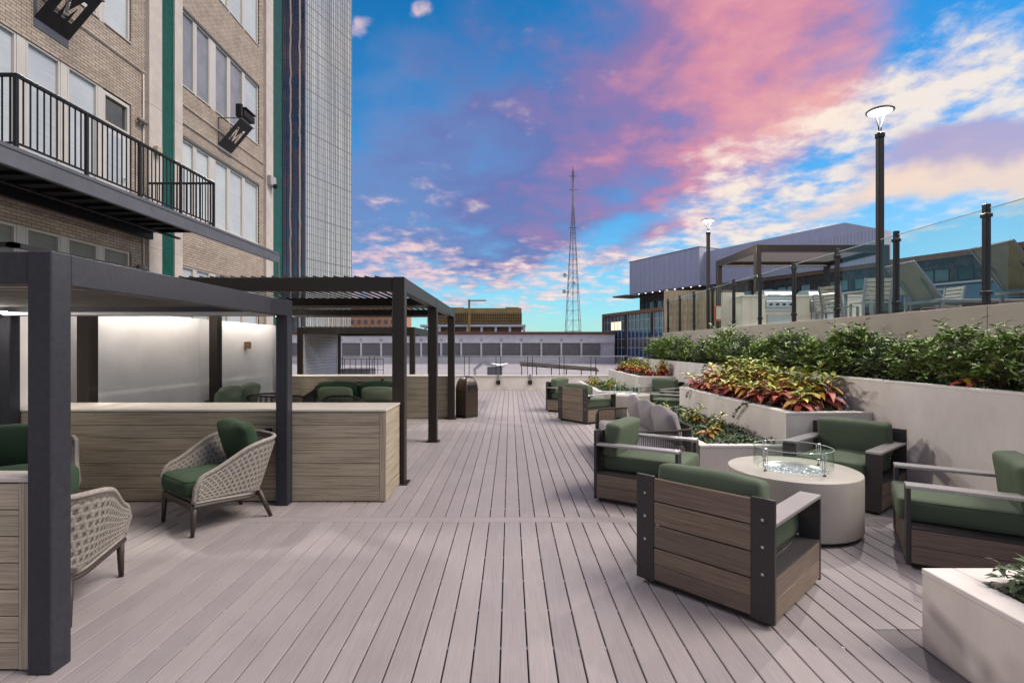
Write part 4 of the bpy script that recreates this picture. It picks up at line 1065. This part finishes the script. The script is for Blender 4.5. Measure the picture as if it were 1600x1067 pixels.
while Y < 17.2:
    if not (5.15 < Y < 5.35):
        t = thing('shrub', SH_LAB, 'shrub', (4.78+rnd.uniform(-.06, .06), Y, 1.19), rnd.random()*6.28, 'shrubs along the terrace wall'); k = rnd.uniform(.78, 1.18)*(1.0 if Y < 11 else 1.08); t.scale = (k*1.0, k*1.0, k*rnd.uniform(.9, 1.1))
        a, b_ = SV[i % 4]; link('foliage', a, t); link('stem', b_, t)
    Y += .47 if Y > 6.6 else .58; i += 1
croton(4.66, 4.45, 1.19, .24, 1.0, rnd, 'small orange croton among the shrubs at the right edge of the upper planter', 'warm')
croton(4.62, 5.15, 1.19, .20, 1.0, rnd, 'small brownish croton between two shrubs of the upper planter', 'warm')

# ================================================================== on the raised terrace
TZ = 1.98
p4 = pergola('flat-roofed bronze pergola on the raised terrace at the right', 6.80, 10.5, [14.26, 16.9], 2.48, .15, .20, ALU_BROWN, 'x', base=False)
p4.location.z = TZ; p4['group'] = 'louvred pergolas'
KST = mat('kitchen_stucco', (.42, .39, .33), (.48, .45, .39), ns=3, rough=.8); GRAN = mat('counter_stone', (.40, .38, .34), (.55, .52, .47), ns=60, rough=.35)
kt = thing('outdoor_kitchen', 'cream masonry barbecue counter with two grill bays behind the glass railing', 'outdoor kitchen', (5.6, 12.4, TZ))
for a, b_ in ((0, .55), (1.30, 1.62), (2.38, 2.9)): piece('pier', (b_-a, .75, .86), KST, kt, ((a+b_)/2, .4, .43))
for a, b_ in ((.552, 1.298), (1.622, 2.378)):
    piece('bay', (b_-a, .70, .50), KST, kt, ((a+b_)/2, .42, .25)); piece('cabinet_door', (b_-a-.12, .02, .36), METAL, kt, ((a+b_)/2, .058, .26))
for a, b_ in ((-.02, .552), (1.298, 1.622), (2.378, 2.92)): piece('counter', (b_-a, .80, .04), GRAN, kt, ((a+b_)/2, .4, .881))
piece('back_panel', (.55, .1, 1.02), KST, kt, (.02, .62, .51))
def grill(x, label):
    t = thing('barbecue_grill', label, 'grill', (x, 12.45, TZ+.50), 0, 'built-in barbecue grills')
    MB().box(-.36, .36, .02, .60, .003, .28, .01).build('body', METAL, t)
    MB().box(-.36, .36, -.02, .018, .10, .27, .01).build('control_panel', METAL, t)
    hp = [(.10+.42*math.sin(math.pi/2*i/8)*0+.0, 0, 0) for i in range(1)]
    hv = []; hf = []; pr = [(.02, .285), (.03, .40), (.08, .49), (.18, .54), (.45, .55), (.60, .50), (.60, .285)]
    for x_ in (-.35, .35): hv += [(x_, y, z) for y, z in pr]
    n = len(pr); hf = [tuple(range(n)), tuple(range(n, 2*n))[::-1]]+[(i, (i+1) % n, n+(i+1) % n, n+i) for i in range(n)]
    h = link('hood', mk('hood', hv, hf, METAL), t)
    MB().tube([(-.30, -.03, .40), (.30, -.03, .40)], .016, 8).box(-.29, -.27, -.03, .03, .39, .41).box(.27, .29, -.03, .03, .39, .41).build('handle', METAL, h, True)
    for k in range(4): MB().tube([(-.24+.16*k, -.055, .18), (-.24+.16*k, -.02, .18)], .028, 12).build('knob', STEELB, t, True)
grill(6.525, 'stainless built-in grill on the left of the barbecue counter'); grill(7.60, 'stainless built-in grill on the right of the barbecue counter')
TEAKG = mat('terrace_slat', (.16, .145, .12), (.23, .21, .175), (1, 20, 20), 4, 5, rough=.6)
def terrace_chair():
    t = thing('slatted_chair', '', 'chair')
    for sx in (-.22, .22):
        MB().box(sx-.018, sx+.018, .18, .216, 0, .44).build('leg', SLATE, t)
        MB().box(sx-.018, sx+.018, -.22, -.184, 0, .44).addm([(sx-.018, -.22, .44), (sx+.018, -.22, .44), (sx+.018, -.184, .44), (sx-.018, -.184, .44), (sx-.018, -.30, .86), (sx+.018, -.30, .86), (sx+.018, -.265, .86), (sx-.018, -.265, .86)], [(0, 1, 5, 4), (1, 2, 6, 5), (2, 3, 7, 6), (3, 0, 4, 7), (4, 5, 6, 7)]).build('rear_leg', SLATE, t)
    for k in range(6): piece('seat_slat', (.47, .058, .015), TEAKG, t, (0, -.16+k*.067, .45))
    for k in range(5): piece('back_slat', (.42, .012, .058), TEAKG, t, (0, -.215-.016*k, .52+k*.075), (R(11), 0, 0))
    return t
tc = terrace_chair()
for i, (x, y, fx, fy, lab) in enumerate(((7.45, 12.0, .5, -.8, 'smaller slatted terrace chair in front of the right grill'), (6.55, 10.25, .95, .3, 'slatted terrace chair seen side-on just right of a railing post'),
        (6.45, 9.25, .1, 1, 'slatted terrace chair with its back to the lamp post'), (8.6, 10.3, -1, 0, 'slatted terrace chair across the terrace table, half hidden by the lamp post'))):
    o = tc if i == 0 else copy_tree(tc); o.location = (x, y, TZ); o.rotation_euler.z = rz_of(fx, fy); o['label'] = lab; o['group'] = 'slatted chairs on the raised terrace'
tt = thing('terrace_table', 'slatted dining table among the chairs on the raised terrace', 'table', (7.5, 10.2, TZ))
for k in range(11): piece('top_slat', (1.4, .075, .02), TEAKG, tt, (0, -.42+.084*k, .74))
for sx in (-.62, .62):
    for sy in (-.38, .38): piece('leg', (.05, .05, .72), SLATE, tt, (sx, sy, .36))
SLING = mat('sling_fabric', (.10, .09, .065), (.13, .115, .085), ns=120, rough=.8, bump=.2)
def chaise():
    t = thing('chaise_longue', '', 'sun lounger')
    MB().box(-.33, -.29, -.10, 1.35, .36, .40, .005).box(.29, .33, -.10, 1.35, .36, .40, .005).box(-.29, .29, 1.31, 1.35, .36, .40, .005).box(-.29, .29, -.10, -.06, .36, .40, .005).build('frame', SLATE, t)
    for sx in (-.31, .31):
        for y in (-.02, 1.25): piece('leg', (.04, .04, .358), SLATE, t, (sx, y, .179))
    MB().box(-.288, .288, .02, 1.30, .388, .396).build('sling', SLING, t)
    pass
    bk = MB().box(-.275, .275, 0, .70, -.004, .004).build('back_sling', SLING, t, loc=(0, -.02, .43), rot=(R(180-52), 0, 0))
    MB().box(-.31, -.276, 0, .72, -.015, .015, .004).box(.276, .31, 0, .72, -.015, .015, .004).box(-.276, .276, .70, .72, -.015, .015, .004).build('back_frame', SLATE, bk)
    for sx in (-.2, .2): MB().tube([(sx, -.28, .73), (sx, -.06, .40)], .011, 6).build('strut', SLATE, t, True)
    return t
ch = chaise()
for i, (y, lab) in enumerate(((8.3, 'tan sling lounger with raised back seen through the glass, left of the thick post'), (6.72, 'tan sling lounger with raised back at the right edge of the terrace'), (10.0+5, 'far tan lounger'))):
    if i == 2: break
    o = ch if i == 0 else copy_tree(ch); o.location = (6.72, y, TZ+.10); o.rotation_euler.z = R(-90); o['label'] = lab; o['group'] = 'sling loungers on the raised terrace'
    o.location.z = TZ
tf = thing('reflection_screen', 'added tan board screen standing for a reflection at the far end of the glass railing', 'reflection screen', (6.6, 18, TZ))  # boards added to imitate a tan reflection in the tinted railing glass
TSM = mat('reflection_board', (.09, .07, .05), (.20, .165, .12), (14, 14, .5), 3, 7, rough=.75, bump=.3, rnd=.12)
for i in range(15): piece('board', (.16, .03, 1.62), TSM, tf, (-1.15+.165*i, 0, .81))
ob = MB().box(-.11, .11, -.06, .06, -.20, .20, .01).build('equipment_box', mat('orange_paint', (.62, .12, .03), rough=.45), loc=(5.53, 13.75, 2.52)); tag(ob, 'orange safety box with white front beside the distant lamp post', 'safety box')
MB().box(-.06, .11, -.068, -.0605, -.15, .17, .002).build('face_plate', mat('white_paint', (.7, .7, .68), rough=.5), ob)
MB().box(-.02, .02, -.02, .02, -.54, -.201).build('stand', STEELB, ob)

# ================================================================== buildings around
def rotthing(name, label, cat, px, Y, d, z=0):
    """a building whose front runs along local +x"""
    u = Vector((-d[0], -d[1])).normalized(); t = thing(name, label, cat, ((px-797)/806*Y, Y, z), math.atan2(u.y, u.x)); return t
CW = mat('metal_cladding_lilac', (.40, .42, .50), (.46, .48, .57), (12, 12, .2), 2, 4, rough=.55); DST = mat('dark_stone_cladding', (.035, .030, .027), (.095, .08, .068), ns=2.5, det=8, rough=.85, spec=.15)
BRN = mat('copper_fascia', (.17, .075, .03), (.24, .115, .05), ns=2, rough=.5); TEAL = mat('teal_glass', (.06, .14, .13), (.14, .25, .23), ns=.6, rough=.08, spec=1)
BLUEP = mat('blue_spandrel', (.012, .05, .115), (.02, .075, .16), ns=.8, rough=.12, spec=.9); MULW = mat('mullion_white', (.50, .50, .52), rough=.5)
hall = rotthing('hall_building', 'long dark stone building carrying white metal boxes, behind the raised terrace', 'building', 993, 80.7, (-.5, 1))
MB().box(.5, 66, .4, 24, -24, 9.62).build('wall', DST, hall)
MB().box(22, 66, .1, 24, 9.30, 9.8, .02).build('roof_edge', BRN, hall)
MB().box(0, 14, -1.2, 12, 9.66, 14.65, .02).build('upper_box', CW, hall)
pr = [(14.001, 9.66), (35, 9.66), (35, 12.9), (32, 14.1), (14.001, 14.1)]
vs = [(x, y, z) for y in (-.2, 2.2) for x, z in pr]; n = 5
link('upper_box', mk('upper_box', vs, [tuple(range(n)), tuple(range(n, 2*n))]+[(i, (i+1) % n, n+(i+1) % n, n+i) for i in range(n)], CW), hall)
m = MB()
for i in range(62): m.box(14.4+i*.33, 14.44+i*.33, -.24, -.2005, 9.7, 12.85)
for i in range(14): m.box(.5+i, .56+i, -1.23, -1.2005, 9.7, 14.6)
m.build('cladding_rib', CW, hall, kind='stuff')
MB().box(-.02, 14.02, -1.25, 12, 14.651, 14.75).build('coping', BRN, hall); MB().box(-3.2, .2, -2, 2, 9.40, 9.62, .02).build('canopy', BRN, hall)
for i in range(9): MB().lathe([(0, 0), (.09, 0), (.09, .03)], 10).build('soffit_light', EM_LAMP, hall, loc=(1.5+i*1.5, -.6, 9.62))
wp = MB().box(0, 1.02, .30, .38, 0, 1); wpm = mk('pane', wp.v, wp.f, TEAL); wf = MB().box(-.06, 0, .24, .40, -.06, 1.06).box(1.02, 1.08, .24, .40, -.06, 1.06).box(0, 1.02, .24, .40, 1, 1.06).box(0, 1.02, .24, .40, -.06, 0)
wfm = mk('window', wf.v, wf.f, MULW); wd = mk('window', wf.v, wf.f, STEELB)
x = 1.6; i = 0
while x < 60:
    if i % 5 != 4:
        o = link('window', wd, hall, (x, .1, 7.35)); link('pane', wpm, o)
    x += 1.12 if i % 2 == 0 else 1.7; i += 1
MB().box(.5, 66, .15, .40, 7.0, 7.16, .01).build('ledge', MULW, hall)
x = 14
bp = MB().box(0, 2.0, .28, .38, 0, 1.35); bpm = mk('pane', bp.v, bp.f, BLUEP)
while x < 60: link('curtain_pane', bpm, hall, (x, .05, 5.5)); x += 2.08
# blue curtain-walled office
off = rotthing('office_block', 'low office with blue and glass curtain wall under a copper roof edge', 'building', 943, 75.05, (-.32, 1))
MB().box(0, 22, .25, 16, -24, 5.85).build('wall', PANEDK, off); MB().box(-.3, 22, -.1, 16, 5.86, 6.3, .02).build('roof_edge', BRN, off)
MB().box(-.28, 0, -.1, 16, -24, 5.858).build('end_wall', BRN, off)
for x in (5.95, 12.15, 18.35): MB().box(x, x+.38, -.05, .30, -24, 5.84).build('column', DST, off)
zr = [(5.07, 5.82), (3.88, 5.04), (2.66, 3.85), (1.47, 2.63), (.31, 1.44)]; PM = [mat('curtain_brown_pane', (.05, .055, .075), (.09, .08, .09), ns=.5, rough=.12, spec=.9), PANE, BLUEP, PANEDK, BLUEP]
PANE2 = mat('office_window', (.05, .045, .045), (.12, .11, .11), ns=.9, rough=.1, spec=.9)
PM[1] = PANE2; PM[3] = PANE2
LIT = emis('lit_room', (1, .72, .42), .9)
cache = {}
for bx in (.1, 6.45, 12.65):
    w = 5.75/6
    for r_, (z0, z1) in enumerate(zr):
        for c in range(6):
            lit = bx < 1 and r_ == 1 and c in (2, 3, 4); key = (r_, lit)
            if key not in cache: q = MB().box(.03, w-.03, .17, .24, .03, z1-z0-.03); cache[key] = mk('pane', q.v, q.f, LIT if lit else PM[r_])
            link('pane', cache[key], off, (bx+c*w, 0, z0))
    mm = MB()
    for c in range(7): mm.box(bx+c*w-.035, bx+c*w+.035, .08, .25, -.6, 5.83)
    for z0, z1 in zr: mm.box(bx, bx+5.75, .10, .245, z0-.05, z0+.02)
    mm.build('mullion_grid', MULW, off, kind='stuff')
MB().box(0, 22, .12, .248, -3, .28).build('plinth', ROOFW, off)

# long white building across the end
whm = mat('painted_block_white', (.54, .50, .52), (.62, .58, .60), (1, 1, 1), .5, 7, rough=.8)
lw = thing('long_white_building', 'long white building with grilled bays and a rust-red roof edge beyond the parapet', 'building', (0, 70, -24))
def lb_(mb, n, m, **k): o = mb.build(n, m, lw, **k); o.location = (0, -70, 24); return o
lb_(MB().box(-36, 14.2, 70.3, 96, -24, 3.25), 'wall', whm); lb_(MB().box(-36, 14.2, 70, 70.298, -24, .17), 'lower_wall', whm); lb_(MB().box(-36, 14.2, 70, 70.298, 2.10, 3.24), 'parapet', whm)
lb_(MB().box(-36.2, 14.3, 69.8, 96, 3.251, 3.62, .02), 'roof_edge', mat('rust_fascia', (.085, .035, .025), (.12, .055, .04), rough=.6))
GRL = mat('grille_grey', (.30, .28, .29), (.38, .355, .36), ns=3, rough=.7); GRD = mat('grille_recess', (.15, .14, .15), rough=.8)
px0 = (720.5-797)/806*70; gx = 2.72
gm = MB()
for i in range(19): gm.box(.14+i*.132, .17+i*.132, .10, .16, 0, 1.92)
for i in range(10): gm.box(.12, 2.60, .09, .155, .05+i*.2, .08+i*.2)
gme = mk('grille', gm.v, gm.f, GRL); gb = MB().box(.12, 2.60, .17, .29, 0, 1.92); gbm = mk('grille_panel', gb.v, gb.f, GRD)
dm = MB()
for (a, b_) in ((0, .16), (-.16, 0), (.16, 0), (0, -.16)): dm.box(a-.055, a+.055, -.01, .02, b_-.055, b_+.055)
dme = mk('ornament', dm.v, dm.f, STEELB)
for i in range(-9, 7):
    x = px0+i*gx
    piece('pilaster', (.23, .28, 1.928), whm, lw, (x, .13, 24+1.135), b=.01)
    o = link('ornament', dme, lw, (x, -.01, 24+2.50))
    g_ = link('grille_panel', gbm, lw, (x, 0, 24+.175)); link('grille', gme, g_)
# parking deck with brown lattice
pd = thing('parking_deck', 'brown latticed parking deck on white columns beyond the long white building', 'building', (0, 112, -24))
def pdk(mb, n, m, **k): o = mb.build(n, m, pd, **k); o.location = (0, -112, 24); return o
OCH = mat('ochre_lattice', (.26, .17, .06), (.34, .23, .09), ns=.5, rough=.6); OCD = mat('deck_shadow', (.035, .025, .018), rough=.8)
pdk(MB().box(-18, 2.5, 112.5, 135, 6.4, 9.75), 'core', OCD); pdk(MB().box(-18, 2.5, 112.2, 112.49, 8.85, 9.95).box(-14, -10, 112.25, 112.48, 9.951, 10.1).box(-1, 2, 112.25, 112.48, 9.951, 10.15), 'top_band', OCH, kind='stuff')
m = MB()
for i in range(42): m.box(-18+i*.5, -17.93+i*.5, 112.2, 112.49, 6.6, 8.85)
for i in range(7): m.box(-18, 2.5, 112.18, 112.45, 6.62+i*.33, 6.74+i*.33)
pdk(m, 'lattice', OCH, kind='stuff'); pdk(MB().box(-19.5, 3.4, 111.6, 135, 5.85, 6.35, .03), 'slab', MULW); pdk(MB().box(-18, 2.5, 113, 135, 3, 5.849), 'lower_level', BRN)
for i in range(8): pdk(MB().box(-18.6+i*3.05, -18.1+i*3.05, 111.7, 112.3, 2, 5.849), 'column', MULW)
cr_ = thing('jib_hoist', 'ochre jib hoist standing over the parking deck', 'hoist', (-8.8, 111, 3)); MB().box(-.22, .22, -.2, .2, 0, 8.7, .02).build('mast', OCH, cr_); MB().box(.221, 3.7, -.12, .12, 8.35, 8.6, .02).build('arm', OCH, cr_)
# brick tower and glazed block glimpsed under the far pergola
bt = thing('brick_tower', 'orange brick tower with small dark windows glimpsed under the tall pergola roof', 'building', (-46, 180, -24)); MB().box(-10, 8.5, 0, 16, 0, 42).build('wall', mat('orange_brick', (.42, .20, .11), (.50, .26, .15), ns=1, rough=.8), bt)
wm = MB().box(-.55, .55, -.12, -.001, 0, 1.4); wme = mk('window', wm.v, wm.f, PANEDK)
for r_ in range(9):
    for c in range(8): link('window', wme, bt, (-9+c*2.35, 0, 17+r_*2.75))
gb_ = thing('glazed_block', 'dark green glazed block with white frames seen under the far pergola', 'building', (-28.5, 118, -24)); MB().box(-9, 7, 0, 12, 0, 28.3).build('wall', mat('block_cream', (.48, .40, .34), (.54, .46, .40), ns=1), gb_)
for c, w in ((-4.6, 1.6), (-2.6, 1.7), (.2, 2.2)):
    for r_ in range(6): MB().box(c, c+w, -.1, -.002, 0, 1.35).build('window', TEAL if (r_+int(c)) % 3 else PANEDK, gb_, loc=(0, 0, 20.1+r_*1.5-.2))
# glass tower
gt = rotthing('glass_tower', 'tall mirrored glass skyscraper rising out of the frame', 'skyscraper', 477, 160, (-.4, -1), -24)
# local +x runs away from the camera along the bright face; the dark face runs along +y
FACE = mat('mirror_glass_sky_lit', (.32, .305, .29), (.70, .67, .62), (1.6, 1.6, .012), 1.0, 6, .38, .62, rough=.16, metal=.35); FACED = mat('mirror_glass_shaded', (.014, .011, .010), (.055, .042, .036), (.3, .3, .1), 1, 4, rough=.04, spec=1.0)  # one glass in two tones: sky reflection and shade put into the colours
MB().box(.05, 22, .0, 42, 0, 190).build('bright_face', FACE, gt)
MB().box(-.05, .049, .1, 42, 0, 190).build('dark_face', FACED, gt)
m = MB()
for i in range(25): m.box(i*.9, i*.9+(.09 if i % 3 else .22), -.10, -.001, 0, 190)
for i in range(72): z = i*2.64; m.box(0, 22, -.05, -.0005, z, z+(.07 if i % 5 else .30))
m.build('mullion_grid', mat('tower_mullion', (.20, .19, .20), rough=.5), gt, kind='stuff')
m = MB()
for i in range(28): m.box(-.16, -.051, i*1.5, i*1.5+.10, 0, 190)
for i in range(72): m.box(-.13, -.0505, 0, 42, i*2.64, i*2.64+.12)
m.build('dark_face_grid', mat('tower_mullion_pale', (.13, .14, .17), rough=.4), gt, kind='stuff')
for yy in (1.9, 5.6):  # warm streaks added as shapes for another building's reflection in the dark face
    MB().tube([(-.25, yy+.35*noise.noise(Vector((k*.9, yy, 1))), k*2.64) for k in range(60)], .30, 5).build('reflection_fin', mat('reflection_fin', (.66, .52, .42), rough=.5), gt)
# lattice mast
mt = thing('lattice_mast', 'tall lattice broadcast mast with dishes on the skyline', 'mast', (18.3, 150, -24))
MW = mat('mast_paint', (.20, .15, .14), (.40, .36, .36), (.01, .01, 1), .12, 1, .48, .52, rough=.6)
zt = 70; 
def mw(z): 
    t_ = z/77.5
    return max(.35, 6.6*(1-min(1, z/66))**1.0+.55)
zs = [0]
while zs[-1] < 76: zs.append(zs[-1]+max(1.5, mw(zs[-1])*.75))
m = MB(); m2 = MB()
for s, t_ in ((-1, -1), (1, -1), (1, 1), (-1, 1)): m.tube([(s*mw(z)/2, t_*mw(z)/2, z) for z in zs], [.11-.0008*z for z in zs], 4)
m.tube([(0, 0, 0), (0, 0, 77.8)], .13, 6)
m.build('leg', MW, mt, kind='stuff')
for a, b_ in zip(zs[:-1], zs[1:]):
    wa, wb = mw(a)/2, mw(b_)/2; C4 = ((-1, -1), (1, -1), (1, 1), (-1, 1))
    for k in range(4):
        (p, q), (r, s) = C4[k], C4[(k+1) % 4]
        m2.tube([(p*wb, q*wb, b_), (r*wb, s*wb, b_)], .045, 3, cap=False); m2.tube([(p*wa, q*wa, a), ((p+r)/2*wb, (q+s)/2*wb, b_)], .032, 3, cap=False); m2.tube([(r*wa, s*wa, a), ((p+r)/2*wb, (q+s)/2*wb, b_)], .032, 3, cap=False)
m2.build('bracing', MW, mt, kind='stuff')
for x, z in ((-3.3, 46.0), (-3.5, 41.3), (-.2, 43.7)): MB().lathe([(0, 0), (.45, .05), (.6, .22), (.56, .22), (0, .1)], 16).build('dish', MULW, mt, True, loc=(x*.8, -2.0, z), rot=(R(90), 0, 0)); MB().tube([(x*.8, -1.9, z), (x*.35, -1.2, z)], .07, 5).build('dish_arm', STEELB, mt)
for z in (46.8, 60, 71, 75): MB().box(-1.2, 1.2, -.05, .05, z, z+.1).build('antenna_arm', STEELB, mt)
# things standing on the neighbouring roof
hv = thing('rooftop_unit', 'small grey air handler with ducts on the white roof, left of the parapet railing', 'air handler', (-1.25, 33, -.62)); MB().box(-.2, .75, -.3, .3, .25, .95, .02).build('casing', SLATE, hv)
MB().tube([(-1.0, 0, 0), (-1.0, 0, .8), (-.5, 0, 1.2), (.9, 0, 1.0)], .10, 8).tube([(-.4, -.3, 1.3), (.2, -.3, 1.0), (1.1, -.3, 1.15)], .07, 8).build('duct', METAL, hv, True)
for x in (-.1, .65): piece('leg', (.06, .06, .25), STEELB, hv, (x, 0, .125))
cn = thing('pipe_canopy', 'long low dark canopy on thin legs on the white roof behind the railing', 'canopy', (3.4, 36, -.62)); MB().addm([(-2.7, 0, .98), (2.7, -.6, .62), (2.7, .6, .78), (-2.7, 1.2, 1.16), (-2.7, 0, .90), (2.7, -.6, .54), (2.7, .6, .70), (-2.7, 1.2, 1.08)], [(0, 1, 2, 3), (4, 5, 6, 7), (0, 1, 5, 4), (1, 2, 6, 5), (2, 3, 7, 6), (3, 0, 4, 7)]).build('roof', DST, cn)
for i in range(6): x = -2.6+i*1.04; MB().box(x-.03, x+.03, -.1, -.04, 0, .88-.06*i).build('leg', STEELB, cn)
u2 = thing('rooftop_plant', 'grey rooftop plant enclosure with a railing seen under the far pergola', 'plant room', (-8.7, 30, -.62)); MB().box(-1.2, .5, 0, 1.5, 0, .95, .02).build('casing', SLATE, u2)
m = MB()
for i in range(9): m.box(-1.2+i*.32, -1.17+i*.32, -.2, -.17, 0, 1.55)
for z in (.9, 1.2, 1.52): m.box(-1.2, 1.4, -.2, -.17, z, z+.03)
m.build('guard_rail', STEELB, u2, kind='stuff')

# labels that tell each plant apart by its place
def ordinal(n): return ('first', 'second', 'third', 'fourth', 'fifth', 'sixth', 'seventh', 'eighth', 'ninth', 'tenth', 'eleventh', 'twelfth', 'thirteenth', 'fourteenth', 'fifteenth', 'sixteenth', 'seventeenth', 'eighteenth', 'nineteenth', 'twentieth')[n] if n < 20 else ('twenty-'+ordinal(n-20) if n > 20 else '')
def relabel(group, fmt):
    ob = sorted([o for o in sc.objects if o.get('group') == group and o.parent is None], key=lambda o: o.location.y)
    for i, o in enumerate(ob): o['label'] = fmt % ordinal(i)
relabel('shrubs along the terrace wall', '%s leafy green shrub from the right edge in the upper planter')
for w, c in (('front', 'red and burgundy leaved'), ('middle', 'orange and red leaved'), ('back', 'yellow and orange leaved')):
    relabel('near croton bed, %s row' % w, '%s '+c+' croton from the camera, '+w+' row of the near raised planter')
relabel('far croton bed', '%s croton from the camera in the distant raised planter')
relabel('crotons in the far low planter', '%s small yellow croton from the camera in the distant low planter')
